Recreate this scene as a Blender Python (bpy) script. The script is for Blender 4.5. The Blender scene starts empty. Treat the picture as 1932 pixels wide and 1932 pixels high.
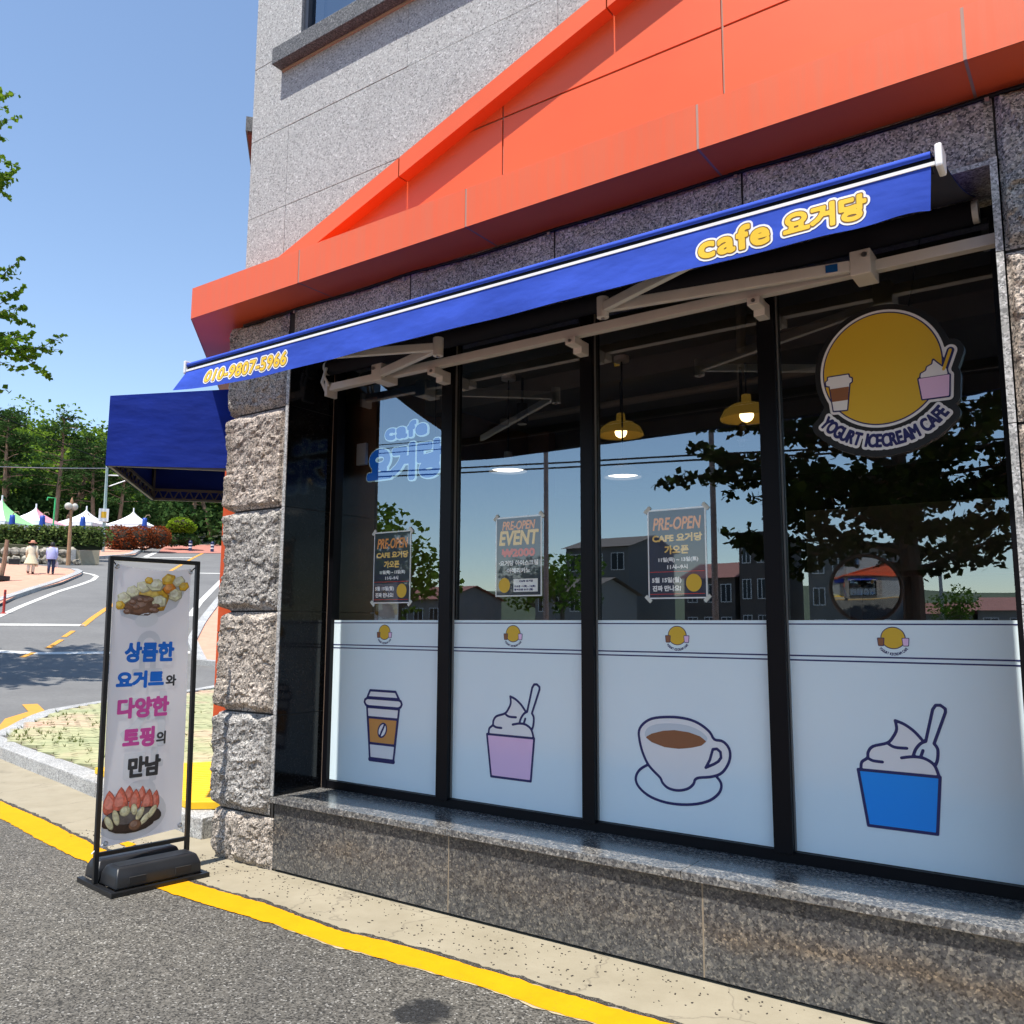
import bpy, bmesh, math, random
import numpy as np
from mathutils import Vector, Matrix, noise

random.seed(7); np.random.seed(7)
scene = bpy.context.scene
COL = scene.collection
R = math.radians

# ------------------------------------------------------------------ camera, sky, sun, exposure
cam_data = bpy.data.cameras.new('camera')
cam = bpy.data.objects.new('camera', cam_data)
COL.objects.link(cam)
CAM = Vector((0.0, -3.760, 1.55))
_a, _b, _c = 0.61510, 0.13237, -0.00497                    # yaw to the left, pitch up, roll
_f = Vector((-math.sin(_a) * math.cos(_b), math.cos(_a) * math.cos(_b), math.sin(_b)))
_r = Vector((math.cos(_a), math.sin(_a), 0))
_d = _f.cross(_r)
_r2 = _r * math.cos(_c) + _d * math.sin(_c)
_d2 = _d * math.cos(_c) - _r * math.sin(_c)
cam.matrix_world = Matrix(((_r2.x, -_d2.x, -_f.x, CAM.x), (_r2.y, -_d2.y, -_f.y, CAM.y),
                           (_r2.z, -_d2.z, -_f.z, CAM.z), (0, 0, 0, 1)))
cam_data.sensor_width = 36.0
cam_data.lens = 36.0 * 1614.9 / 1932.0
cam_data.clip_start = 0.05
cam_data.clip_end = 3000
scene.camera = cam

SUN_EL = R(68.5)
world = bpy.data.worlds.new('World'); scene.world = world; world.use_nodes = True
wn = world.node_tree
bg = wn.nodes['Background']
sky = wn.nodes.new('ShaderNodeTexSky')
sky.sky_type = 'NISHITA'; sky.sun_disc = False
sky.sun_elevation = SUN_EL; sky.sun_rotation = R(180)
sky.air_density = 1.0; sky.dust_density = 0.05; sky.ozone_density = 0.5
wn.links.new(sky.outputs[0], bg.inputs[0])
bg.inputs[1].default_value = 0.145

sun_data = bpy.data.lights.new('sun', 'SUN')
sun_data.energy = 4.7; sun_data.angle = R(0.55); sun_data.color = (1.0, 0.95, 0.87)
sun = bpy.data.objects.new('sun', sun_data); COL.objects.link(sun)
sun.rotation_euler = (math.pi / 2 - SUN_EL, 0, R(-0.7))

scene.view_settings.view_transform = 'Standard'
scene.view_settings.look = 'None'
scene.view_settings.exposure = 0.64
scene.view_settings.gamma = 1.0
scene.cycles.max_bounces = 6
scene.cycles.diffuse_bounces = 2
scene.cycles.glossy_bounces = 3
scene.cycles.use_adaptive_sampling = True
scene.cycles.adaptive_threshold = 0.02
scene.cycles.transparent_max_bounces = 24
scene.cycles.caustics_reflective = False
scene.cycles.caustics_refractive = False

# ------------------------------------------------------------------ mesh helpers
class MB:
    """collects faces; build() links them as one mesh object"""
    def __init__(s): s.v = []; s.f = []; s.m = []; s.cur = 0
    def add(s, vs, fs):
        o = len(s.v); s.v += [tuple(v) for v in vs]
        s.f += [tuple(i + o for i in f) for f in fs]; s.m += [s.cur] * len(fs); return s
    def box(s, x0, x1, y0, y1, z0, z1):
        return s.hexa([(x0, y0, z0), (x1, y0, z0), (x1, y1, z0), (x0, y1, z0),
                       (x0, y0, z1), (x1, y0, z1), (x1, y1, z1), (x0, y1, z1)])
    def hexa(s, p):
        return s.add(p, [(3, 2, 1, 0), (4, 5, 6, 7), (0, 1, 5, 4), (1, 2, 6, 5), (2, 3, 7, 6), (3, 0, 4, 7)])
    def obox(s, c, ux, uy, uz, hx, hy, hz):
        c = Vector(c); ux = Vector(ux).normalized() * hx; uy = Vector(uy).normalized() * hy; uz = Vector(uz).normalized() * hz
        return s.hexa([c - ux - uy - uz, c + ux - uy - uz, c + ux + uy - uz, c - ux + uy - uz,
                       c - ux - uy + uz, c + ux - uy + uz, c + ux + uy + uz, c - ux + uy + uz])
    def bar(s, a, b, w, h=None, up=(0, 0, 1)):
        a = Vector(a); b = Vector(b); d = (b - a); L = d.length; d.normalize()
        u = Vector(up); sd = d.cross(u)
        if sd.length < 1e-4: sd = d.cross(Vector((0, 1, 0)))
        sd.normalize(); u2 = sd.cross(d)
        return s.obox((a + b) / 2, d, sd, u2, L / 2, w / 2, (h or w) / 2)
    def prism(s, poly, z0, z1):
        n = len(poly)
        vs = [(x, y, z0) for x, y in poly] + [(x, y, z1) for x, y in poly]
        fs = [tuple(range(n - 1, -1, -1)), tuple(range(n, 2 * n))] + [(i, (i + 1) % n, n + (i + 1) % n, n + i) for i in range(n)]
        return s.add(vs, fs)
    def tube(s, pts, rad, seg=8, cap=True):
        pts = [Vector(p) for p in pts]; n = len(pts)
        rr = rad if isinstance(rad, (list, tuple)) else [rad] * n
        vs = []; fs = []; prev = None
        for i, p in enumerate(pts):
            d = (pts[min(i + 1, n - 1)] - pts[max(i - 1, 0)]).normalized()
            if prev is None:
                a = d.cross(Vector((0, 0, 1)) if abs(d.z) < .9 else Vector((1, 0, 0))).normalized()
            else:
                a = (prev - d * prev.dot(d)).normalized()
            prev = a; b = d.cross(a)
            for k in range(seg):
                t = 2 * math.pi * k / seg
                vs.append(p + (a * math.cos(t) + b * math.sin(t)) * rr[i])
        for i in range(n - 1):
            for k in range(seg):
                fs.append((i * seg + k, i * seg + (k + 1) % seg, (i + 1) * seg + (k + 1) % seg, (i + 1) * seg + k))
        if cap:
            fs.append(tuple(range(seg - 1, -1, -1))); fs.append(tuple(range((n - 1) * seg, n * seg)))
        return s.add(vs, fs)
    def lathe(s, prof, c=(0, 0, 0), seg=20):
        vs = []; fs = []
        for r, z in prof:
            for k in range(seg):
                t = 2 * math.pi * k / seg
                vs.append((c[0] + r * math.cos(t), c[1] + r * math.sin(t), c[2] + z))
        n = len(prof)
        for i in range(n - 1):
            for k in range(seg):
                fs.append((i * seg + k, i * seg + (k + 1) % seg, (i + 1) * seg + (k + 1) % seg, (i + 1) * seg + k))
        return s.add(vs, fs)
    def build(s, name, mat, parent=None, smooth=False, bevel=0.0, bseg=2):
        off = parent_origin(parent)
        me = bpy.data.meshes.new(name)
        me.from_pydata([(v[0] - off.x, v[1] - off.y, v[2] - off.z) for v in s.v], [], s.f)
        mats = mat if isinstance(mat, (list, tuple)) else [mat]
        for m in mats: me.materials.append(m)
        if len(mats) > 1: me.polygons.foreach_set('material_index', s.m)
        if bevel:
            bm = bmesh.new(); bm.from_mesh(me)
            bmesh.ops.remove_doubles(bm, verts=bm.verts, dist=1e-5)
            bmesh.ops.bevel(bm, geom=list(bm.edges), offset=bevel, segments=bseg, affect='EDGES', profile=.6, clamp_overlap=True)
            bm.to_mesh(me); bm.free()
        if smooth: me.polygons.foreach_set('use_smooth', [True] * len(me.polygons))
        me.update()
        return link(name, me, parent)

ORG = {}
def parent_origin(p):
    return ORG.get(p.name, Vector((0, 0, 0))) if p else Vector((0, 0, 0))
def link(name, data, parent=None):
    o = bpy.data.objects.new(name, data); COL.objects.link(o)
    if parent is not None:
        o.parent = parent
        ORG[o.name] = ORG.get(parent.name, Vector((0, 0, 0))).copy()
    return o
def tag(o, label=None, cat=None, group=None, kind=None):
    if label: o['label'] = label
    if cat: o['category'] = cat
    if group: o['group'] = group
    if kind: o['kind'] = kind
    return o
def thing(name, label, cat, loc=(0, 0, 0), group=None):
    """an Empty at the thing's base; parts are then built in world coordinates"""
    o = bpy.data.objects.new(name, None); COL.objects.link(o)
    o.location = loc; o.empty_display_size = .1
    ORG[o.name] = Vector(loc)
    return tag(o, label, cat, group)
def structure(name, mb, mat, parent=None, **k):
    o = mb.build(name, mat, parent, **k)
    if parent is None: o['kind'] = 'structure'
    return o
def copy_tree(o, parent=None):
    c = o.copy(); COL.objects.link(c); c.parent = parent
    for ch in list(o.children): copy_tree(ch, c)
    return c

# ------------------------------------------------------------------ terrain (flat at the cafe, then the street climbs to the left)
WX, WY = -0.857, 0.515
def tz(x, y):
    s = x * WX + (y + 3.76) * WY
    if s < 18: return 0.0
    if s < 27: return .146 * (s - 18) ** 2 / 18
    if s < 120: return .146 * (s - 22.5)
    return .146 * 97.5 + .02 * (s - 120)

# ------------------------------------------------------------------ materials
MATS = {}
def newmat(name):
    m = bpy.data.materials.new(name); m.use_nodes = True
    nt = m.node_tree; b = nt.nodes['Principled BSDF']
    MATS[name] = m
    return m, nt, b
def N(nt, t, **k):
    n = nt.nodes.new(t)
    for a, v in k.items(): setattr(n, a, v)
    return n
def ramp(nt, src, stops, interp='LINEAR'):
    r = N(nt, 'ShaderNodeValToRGB'); r.color_ramp.interpolation = interp
    el = r.color_ramp.elements
    while len(el) < len(stops): el.new(0.5)
    for e, (p, c) in zip(el, stops):
        e.position = p; e.color = (*c, 1) if len(c) == 3 else c
    nt.links.new(src, r.inputs[0]); return r.outputs[0]
def texco(nt, scale=(1, 1, 1), kind='Object'):
    tc = N(nt, 'ShaderNodeTexCoord'); mp = N(nt, 'ShaderNodeMapping'); mp.inputs['Scale'].default_value = scale
    nt.links.new(tc.outputs[kind], mp.inputs[0]); return mp.outputs[0]
def noise_tex(nt, co, scale, detail=4, rough=.55):
    n = N(nt, 'ShaderNodeTexNoise'); n.inputs['Scale'].default_value = scale
    n.inputs['Detail'].default_value = detail; n.inputs['Roughness'].default_value = rough
    nt.links.new(co, n.inputs['Vector']); return n.outputs['Fac']
def voronoi(nt, co, scale, out='Color', feature='F1'):
    n = N(nt, 'ShaderNodeTexVoronoi'); n.feature = feature; n.inputs['Scale'].default_value = scale
    nt.links.new(co, n.inputs['Vector']); return n.outputs[out]
def red(nt, col):
    s = N(nt, 'ShaderNodeSeparateColor'); nt.links.new(col, s.inputs[0]); return s.outputs[0]
def mix(nt, fac, a, b, mode='MIX'):
    m = N(nt, 'ShaderNodeMix', data_type='RGBA', blend_type=mode)
    for i, v in ((0, fac), (6, a), (7, b)):
        if isinstance(v, (int, float)): m.inputs[i].default_value = v
        elif isinstance(v, tuple): m.inputs[i].default_value = (*v, 1)
        else: nt.links.new(v, m.inputs[i])
    return m.outputs[2]
def bump(nt, b, h, strength=.3, dist=.01):
    n = N(nt, 'ShaderNodeBump'); n.inputs['Strength'].default_value = strength; n.inputs['Distance'].default_value = dist
    nt.links.new(h, n.inputs['Height']); nt.links.new(n.outputs[0], b.inputs['Normal'])
def plain(name, col, rough=.5, metal=0.0, spec=.5, vary=.06, vscale=6, emit=0, coat=0):
    m, nt, b = newmat(name)
    b.inputs['Roughness'].default_value = rough; b.inputs['Metallic'].default_value = metal
    b.inputs['Specular IOR Level'].default_value = spec
    if coat:
        b.inputs['Coat Weight'].default_value = coat; b.inputs['Coat IOR'].default_value = 1.85; b.inputs['Coat Roughness'].default_value = .02
    if vary:
        f = noise_tex(nt, texco(nt), vscale, 5)
        lo = tuple(c * (1 - vary) for c in col); hi = tuple(min(1, c * (1 + vary)) for c in col)
        nt.links.new(ramp(nt, f, [(.3, lo), (.7, hi)]), b.inputs['Base Color'])
    else: b.inputs['Base Color'].default_value = (*col, 1)
    if emit:
        b.inputs['Emission Color'].default_value = (*col, 1); b.inputs['Emission Strength'].default_value = emit
    return m
def speckle(name, stops, scale, rough=.5, bumps=.0, bdist=.004, blotch=.15, coarse=None, spec=.5, coat=0, vary_obj=False, rust=False):
    """crystalline stone: random grains of a few colours, with soft large blotches"""
    m, nt, b = newmat(name)
    co = texco(nt)
    wob = N(nt, 'ShaderNodeVectorMath', operation='ADD')
    nz = N(nt, 'ShaderNodeTexNoise'); nz.inputs['Scale'].default_value = scale * 1.1; nt.links.new(co, nz.inputs['Vector'])
    sc = N(nt, 'ShaderNodeVectorMath', operation='SCALE'); sc.inputs['Scale'].default_value = 1.1 / scale
    nt.links.new(nz.outputs['Color'], sc.inputs[0]); nt.links.new(co, wob.inputs[0]); nt.links.new(sc.outputs[0], wob.inputs[1])
    c1 = ramp(nt, red(nt, voronoi(nt, wob.outputs[0], scale)), stops, 'CONSTANT')
    if coarse:
        c2 = ramp(nt, red(nt, voronoi(nt, wob.outputs[0], scale * .45)), coarse, 'CONSTANT')
        c1 = mix(nt, .30, c1, c2)
    bl = noise_tex(nt, co, 2.3, 6, .6)
    c1 = mix(nt, 1.0, c1, ramp(nt, bl, [(.3, (1 - blotch,) * 3), (.7, (1 + blotch,) * 3)]), 'MULTIPLY')
    if rust:      # an old rusty tide mark along the slabs
        geo = N(nt, 'ShaderNodeNewGeometry'); sx = N(nt, 'ShaderNodeSeparateXYZ'); nt.links.new(geo.outputs['Position'], sx.inputs[0])
        wz = N(nt, 'ShaderNodeMath', operation='MULTIPLY_ADD'); wz.inputs[1].default_value = .22; nt.links.new(noise_tex(nt, co, 1.7, 5), wz.inputs[0]); nt.links.new(sx.outputs[2], wz.inputs[2])
        band = ramp(nt, wz.outputs[0], [(.30, (0, 0, 0)), (.36, (.28, .28, .28)), (.43, (0, 0, 0))])
        patch = ramp(nt, noise_tex(nt, texco(nt, (1, 1, 1)), .9, 3), [(.45, (0, 0, 0)), (.6, (1, 1, 1))])
        c1 = mix(nt, mix(nt, 1.0, band, patch, 'MULTIPLY'), c1, mix(nt, 1.0, c1, (1.9, 1.25, .62), 'MULTIPLY'))
    if vary_obj:
        oi = N(nt, 'ShaderNodeObjectInfo')
        if vary_obj == 'slight':
            c1 = mix(nt, 1.0, c1, ramp(nt, oi.outputs['Random'], [(0, (.95, .95, .95)), (1, (1.04, 1.035, 1.03))]), 'MULTIPLY')
        else:
            c1 = mix(nt, 1.0, c1, ramp(nt, oi.outputs['Random'], [(0, (.92, .94, .97)), (.45, (1.12, 1.05, .96)), (.75, (1.2, 1.08, 1.0)), (1, (.98, .97, .96))]), 'MULTIPLY')
    nt.links.new(c1, b.inputs['Base Color'])
    b.inputs['Roughness'].default_value = rough; b.inputs['Specular IOR Level'].default_value = spec
    if coat: b.inputs['Coat Weight'].default_value = coat; b.inputs['Coat Roughness'].default_value = .2; b.inputs['Coat IOR'].default_value = 1.5
    if bumps: bump(nt, b, noise_tex(nt, co, scale * .8, 6, .7), bumps, bdist)
    return m

M_WALL = speckle('granite_wall', [(0, (.20, .20, .20)), (.12, (.31, .31, .308)), (.4, (.37, .37, .365)), (.7, (.42, .42, .415)), (.93, (.55, .55, .55))], 125, .8, .2, .003, .06, vary_obj='slight')
M_ROCK = speckle('rough_rock', [(0, (.08, .08, .08)), (.18, (.20, .195, .19)), (.42, (.33, .31, .29)), (.68, (.44, .41, .37)), (.88, (.56, .54, .51))], 140, .85, .8, .006, .26, vary_obj=True)
M_BASE = speckle('polished_granite', [(0, (.025, .026, .029)), (.28, (.065, .066, .07)), (.60, (.105, .103, .10)), (.82, (.16, .15, .135)), (.94, (.27, .245, .205))], 130, .30, .0, .002, .16, coarse=[(0, (.035, .035, .04)), (.35, (.09, .09, .094)), (.72, (.16, .155, .145)), (.88, (.34, .31, .26))], vary_obj='slight', rust=True)
M_SILL = speckle('sill_granite', [(0, (.05, .05, .053)), (.30, (.12, .12, .122)), (.58, (.20, .195, .185)), (.80, (.28, .265, .24)), (.93, (.42, .40, .37))], 105, .26, .0, .002, .15, coarse=[(0, (.06, .06, .065)), (.4, (.12, .12, .12)), (.8, (.26, .25, .23))], coat=.38, spec=.8)
M_USILL = speckle('grey_sill_granite', [(0, (.05, .05, .052)), (.3, (.10, .10, .102)), (.7, (.14, .14, .14)), (.93, (.22, .22, .21))], 150, .6, .0, .002, .15)
M_SLABEDGE = speckle('slab_edge', [(0, (.2, .2, .2)), (.3, (.36, .36, .35)), (.7, (.5, .49, .48)), (.9, (.6, .6, .6))], 130, .6, .1, .002, .2)
M_REVEAL = speckle('black_granite', [(0, (.003, .003, .0035)), (.5, (.006, .006, .007)), (.92, (.018, .018, .02))], 160, .10, 0, .002, .3, spec=.35)
M_KERB = speckle('kerb_granite', [(0, (.22, .22, .22)), (.3, (.36, .36, .35)), (.7, (.46, .455, .44)), (.9, (.55, .55, .54))], 110, .8, .3, .004, .18)
M_JOINT = plain('joint_dark', (.03, .028, .027), .9)
M_BLACK = plain('black_frame', (.004, .004, .006), .4, .0, spec=.18)
M_FRAME_BLUE = plain('dark_frame', (.03, .035, .05), .4)
M_WHITE_METAL = plain('cream_metal', (.74, .74, .72), .4, vary=.05)
M_WHITE_PL = plain('white_plastic', (.8, .8, .8), .35)
M_STEEL = plain('steel', (.45, .45, .46), .3, .9)
M_RUBBER = plain('black_plastic', (.016, .017, .02), .38, vary=.25, vscale=9)
M_BLACK_PAINT = plain('black_paint', (.008, .008, .009), .4)
M_NAVY = plain('navy_ink', (.012, .016, .12), .45, vary=0)
M_FILM = None

def orange(name, streaks):
    m, nt, b = newmat(name)
    co = texco(nt, (9, 9, .5)); f = noise_tex(nt, co, 2.0, 6, .7)
    f2 = noise_tex(nt, texco(nt), .9, 3)
    base = ramp(nt, f2, [(.3, (.74, .105, .028)), (.7, (.79, .125, .034))])
    if streaks:
        dirt = ramp(nt, f, [(.42, (.05, .05, .05)), (.74, (.30, .30, .30))])
        base = mix(nt, dirt, base, (.50, .19, .11))
    nt.links.new(base, b.inputs['Base Color'])
    b.inputs['Roughness'].default_value = .42
    bump(nt, b, noise_tex(nt, texco(nt), 1.6, 3), .05, .05)
    return m
M_ORANGE = orange('orange_panel', False)
M_ORANGE_D = orange('weathered_orange_panel', True)
def fabric(name, col, sheen=.0):
    m, nt, b = newmat(name)
    f = noise_tex(nt, texco(nt, (1, 1, 3)), 3.2, 4)
    nt.links.new(ramp(nt, f, [(.3, tuple(c * .86 for c in col)), (.7, tuple(c * 1.1 for c in col))]), b.inputs['Base Color'])
    b.inputs['Roughness'].default_value = .8; b.inputs['Specular IOR Level'].default_value = .2
    hb = N(nt, 'ShaderNodeMath', operation='MULTIPLY_ADD'); hb.inputs[1].default_value = .02
    nt.links.new(noise_tex(nt, texco(nt), 600, 1), hb.inputs[0]); nt.links.new(noise_tex(nt, texco(nt, (1, 1, 2.2)), 3.4, 3, .45), hb.inputs[2])
    bump(nt, b, hb.outputs[0], .22, .06)
    return m
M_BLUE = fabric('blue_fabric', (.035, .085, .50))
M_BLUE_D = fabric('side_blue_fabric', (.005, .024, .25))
M_BLACKCLOTH = plain('dark_lining', (.006, .007, .016), .9)
M_YELLOW_INK = plain('yellow_ink', (.90, .56, .035), .5, vary=0)
M_BROWN_INK = plain('brown_ink', (.22, .12, .03), .5, vary=0)
M_WHITE_INK = plain('white_ink', (.85, .85, .85), .5, vary=0)
M_BLUE_INK = plain('blue_ink', (.0, .15, .66), .5, vary=0)
M_PINK_INK = plain('pink_ink', (.62, .07, .34), .5, vary=0)
M_GREY_INK = plain('charcoal_ink', (.035, .035, .04), .5, vary=0)
M_GHOST_INK = plain('faint_grey_ink', (.77, .78, .82), .5, vary=0)
M_LILAC = plain('lilac_print', (.86, .58, .84), .45, vary=0)
M_TAN = plain('tan_print', (.66, .31, .08), .45, vary=0)
M_COFFEE = plain('coffee_print', (.28, .11, .045), .45, vary=.05)
M_SKYBLUE = plain('blue_print', (.0, .30, .95), .45, vary=0)
M_PALE = plain('pale_print', (.62, .68, .74), .45, vary=0)
M_CREAM_PR = plain('cream_print', (.85, .86, .88), .45, vary=0)
M_FILM = plain('white_window_film', (.79, .93, 1.0), .22, vary=.015, vscale=2)
M_LOGO_Y = plain('yellow_print', (.74, .47, .03), .45, vary=0)
M_ORANGE_INK = plain('orange_ink', (.92, .36, .10), .5, vary=0, coat=1)
M_GOLD_INK = plain('gold_ink', (.92, .62, .18), .5, vary=0, coat=1)
M_RED_INK = plain('red_ink', (.70, .03, .02), .5, vary=0, coat=1)
M_POSTER = plain('poster_navy', (.006, .011, .04), .4, vary=0, coat=1)
M_POSTER_W = plain('poster_white', (.88, .90, .90), .4, vary=0, coat=1)
M_POSTER_INK = plain('poster_white_ink', (.85, .85, .85), .5, vary=0, coat=1)
M_TAPE = plain('clear_tape', (.66, .68, .62), .5, vary=.1)

def glass_mat(name, refl, tint):
    m = bpy.data.materials.new(name); m.use_nodes = True; nt = m.node_tree; nt.nodes.clear()
    out = N(nt, 'ShaderNodeOutputMaterial'); mx = N(nt, 'ShaderNodeMixShader')
    tr = N(nt, 'ShaderNodeBsdfTransparent'); gl = N(nt, 'ShaderNodeBsdfGlossy')
    tr.inputs[0].default_value = (*tint, 1); gl.inputs['Roughness'].default_value = 0.0
    gl.inputs[0].default_value = (.82, .92, 1.0, 1)
    fr = N(nt, 'ShaderNodeFresnel'); fr.inputs[0].default_value = 1.5
    mr = N(nt, 'ShaderNodeMapRange'); mr.inputs['To Min'].default_value = refl; mr.inputs['To Max'].default_value = 1.0
    nt.links.new(fr.outputs[0], mr.inputs[0])
    bw = N(nt, 'ShaderNodeBump'); bw.inputs['Strength'].default_value = .012; bw.inputs['Distance'].default_value = .05
    nt.links.new(noise_tex(nt, texco(nt), .9, 1), bw.inputs['Height']); nt.links.new(bw.outputs[0], gl.inputs['Normal'])
    nt.links.new(mr.outputs[0], mx.inputs[0]); nt.links.new(tr.outputs[0], mx.inputs[1]); nt.links.new(gl.outputs[0], mx.inputs[2])
    nt.links.new(mx.outputs[0], out.inputs[0])
    return m
M_GLASS = glass_mat('coated_glass', .24, (.99, 1.0, .99))
M_MIRROR = plain('mirror', (.8, .8, .8), .03, 1.0, vary=0)

def asphalt(name, lo, hi, scale=125):
    m, nt, b = newmat(name)
    co = texco(nt)
    g = ramp(nt, red(nt, voronoi(nt, co, scale)), [(0, tuple(c * .35 for c in lo)), (.3, lo), (.75, hi), (.955, (.30, .29, .27))], 'CONSTANT')
    big = noise_tex(nt, co, .45, 6, .65); fine = noise_tex(nt, co, 9, 5, .7)
    c = mix(nt, 1.0, g, ramp(nt, big, [(.3, (.80, .80, .82)), (.7, (1.22, 1.2, 1.15))]), 'MULTIPLY')
    c = mix(nt, 1.0, c, ramp(nt, fine, [(.3, (.86, .86, .86)), (.7, (1.12, 1.12, 1.1))]), 'MULTIPLY')
    # one wet oil stain, with its own outline
    geo = N(nt, 'ShaderNodeNewGeometry'); sub = N(nt, 'ShaderNodeVectorMath', operation='DISTANCE')
    wv = N(nt, 'ShaderNodeVectorMath', operation='ADD'); nzc = N(nt, 'ShaderNodeTexNoise'); nzc.inputs['Scale'].default_value = 9
    nt.links.new(co, nzc.inputs['Vector'])
    s2 = N(nt, 'ShaderNodeVectorMath', operation='SCALE'); s2.inputs['Scale'].default_value = .16; nt.links.new(nzc.outputs['Color'], s2.inputs[0])
    nt.links.new(geo.outputs['Position'], wv.inputs[0]); nt.links.new(s2.outputs[0], wv.inputs[1])
    sub.inputs[1].default_value = (-2.34, -.86, .08); nt.links.new(wv.outputs[0], sub.inputs[0])
    st = ramp(nt, sub.outputs['Value'], [(.10, (1, 1, 1)), (.135, (0, 0, 0))])
    c = mix(nt, st, c, mix(nt, 1.0, c, (.16, .17, .2), 'MULTIPLY'))
    nt.links.new(c, b.inputs['Base Color']); b.inputs['Roughness'].default_value = .88
    bump(nt, b, voronoi(nt, co, scale, 'Distance'), .55, .004)
    return m
M_ASPH = asphalt('asphalt_near', (.100, .093, .081), (.155, .145, .128))
def far_asphalt():
    m, nt, b = newmat('asphalt_far'); co = texco(nt)
    c = ramp(nt, noise_tex(nt, co, .35, 8, .7), [(.3, (.125, .122, .118)), (.7, (.175, .172, .165))])
    c = mix(nt, 1.0, c, ramp(nt, noise_tex(nt, co, 14, 4, .7), [(.3, (.85, .85, .85)), (.7, (1.12, 1.12, 1.12))]), 'MULTIPLY')
    nt.links.new(c, b.inputs['Base Color']); b.inputs['Roughness'].default_value = .9
    return m
M_ASPH2 = far_asphalt()
def concrete(name, a, c2, dirt=(.12, .10, .075)):
    m, nt, b = newmat(name); co = texco(nt)
    c = ramp(nt, noise_tex(nt, co, 3, 8, .65), [(.3, a), (.7, c2)])
    sp = ramp(nt, noise_tex(nt, co, 75, 3, .75), [(.70, (0, 0, 0)), (.76, (.8, .8, .8))])
    c = mix(nt, sp, c, dirt)
    sp2 = ramp(nt, noise_tex(nt, co, 2.2, 7, .7), [(.58, (0, 0, 0)), (.75, (.55, .55, .55))])
    c = mix(nt, sp2, c, tuple(v * .55 for v in a))
    cw = N(nt, 'ShaderNodeVectorMath', operation='ADD'); nz2 = N(nt, 'ShaderNodeTexNoise'); nz2.inputs['Scale'].default_value = 5; nz2.inputs['Detail'].default_value = 5
    nt.links.new(co, nz2.inputs['Vector']); sv = N(nt, 'ShaderNodeVectorMath', operation='SCALE'); sv.inputs['Scale'].default_value = .28; nt.links.new(nz2.outputs['Color'], sv.inputs[0])
    nt.links.new(co, cw.inputs[0]); nt.links.new(sv.outputs[0], cw.inputs[1])
    cr = ramp(nt, voronoi(nt, cw.outputs[0], .8, 'Distance', 'DISTANCE_TO_EDGE'), [(0, (1, 1, 1)), (.006, (0, 0, 0))])
    c = mix(nt, mix(nt, 1.0, cr, (.5, .5, .5), 'MULTIPLY'), c, dirt)
    nt.links.new(c, b.inputs['Base Color']); b.inputs['Roughness'].default_value = .9
    bump(nt, b, noise_tex(nt, co, 60, 5, .7), .35, .004)
    return m
M_CONC = concrete('gutter_concrete', (.27, .235, .165), (.34, .30, .22))
def line_paint(name, col):
    m, nt, b = newmat(name); co = texco(nt)
    f = noise_tex(nt, co, 5, 6, .7)
    c = ramp(nt, f, [(.3, tuple(v * .9 for v in col)), (.7, tuple(min(1, v * 1.06) for v in col))])
    w = ramp(nt, noise_tex(nt, co, 38, 6, .8), [(.60, (0, 0, 0)), (.70, (1, 1, 1))])
    c = mix(nt, mix(nt, 1.0, w, (.45, .45, .45), 'MULTIPLY'), c, (.16, .12, .06))
    nt.links.new(c, b.inputs['Base Color']); b.inputs['Roughness'].default_value = .8; b.inputs['Specular IOR Level'].default_value = .15
    bump(nt, b, noise_tex(nt, co, 160, 3), .3, .003)
    return m
M_YLINE = line_paint('yellow_line', (.66, .315, .003))
M_OLINE = line_paint('orange_line', (.62, .30, .06))
M_WLINE = line_paint('white_line', (.62, .61, .57))
M_YPLATE = plain('yellow_plate', (.85, .50, .01), .5, vary=.05)
def earth(name, a, b2, s=1.2):
    m, nt, b = newmat(name); co = texco(nt)
    nt.links.new(ramp(nt, noise_tex(nt, co, s, 8, .7), [(.3, a), (.7, b2)]), b.inputs['Base Color']); b.inputs['Roughness'].default_value = .95
    return m
M_PINK = earth('pink_paving', (.50, .25, .17), (.60, .33, .23), 2.5)
M_SOIL = earth('soil', (.05, .06, .025), (.11, .09, .05), .4)
M_HILLSOIL = earth('hill_soil', (.015, .025, .008), (.03, .04, .015), .2)
def paver_mat():
    m, nt, b = newmat('green_paver')
    oi = N(nt, 'ShaderNodeObjectInfo'); geo = N(nt, 'ShaderNodeNewGeometry')
    f = noise_tex(nt, geo.outputs['Position'], .55, 4); f2 = noise_tex(nt, geo.outputs['Position'], 7, 5, .7)
    c = ramp(nt, f, [(.36, (.30, .33, .19)), (.52, (.37, .37, .22)), (.60, (.44, .36, .25)), (.68, (.50, .34, .25))])
    c = mix(nt, 1.0, c, ramp(nt, f2, [(.3, (.82, .84, .8)), (.7, (1.15, 1.12, 1.1))]), 'MULTIPLY')
    c = mix(nt, 1.0, c, ramp(nt, oi.outputs['Random'], [(0, (.88, .9, .86)), (1, (1.1, 1.08, 1.06))]), 'MULTIPLY')
    nt.links.new(c, b.inputs['Base Color']); b.inputs['Roughness'].default_value = .95
    return m
M_PAVER = paver_mat()
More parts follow.
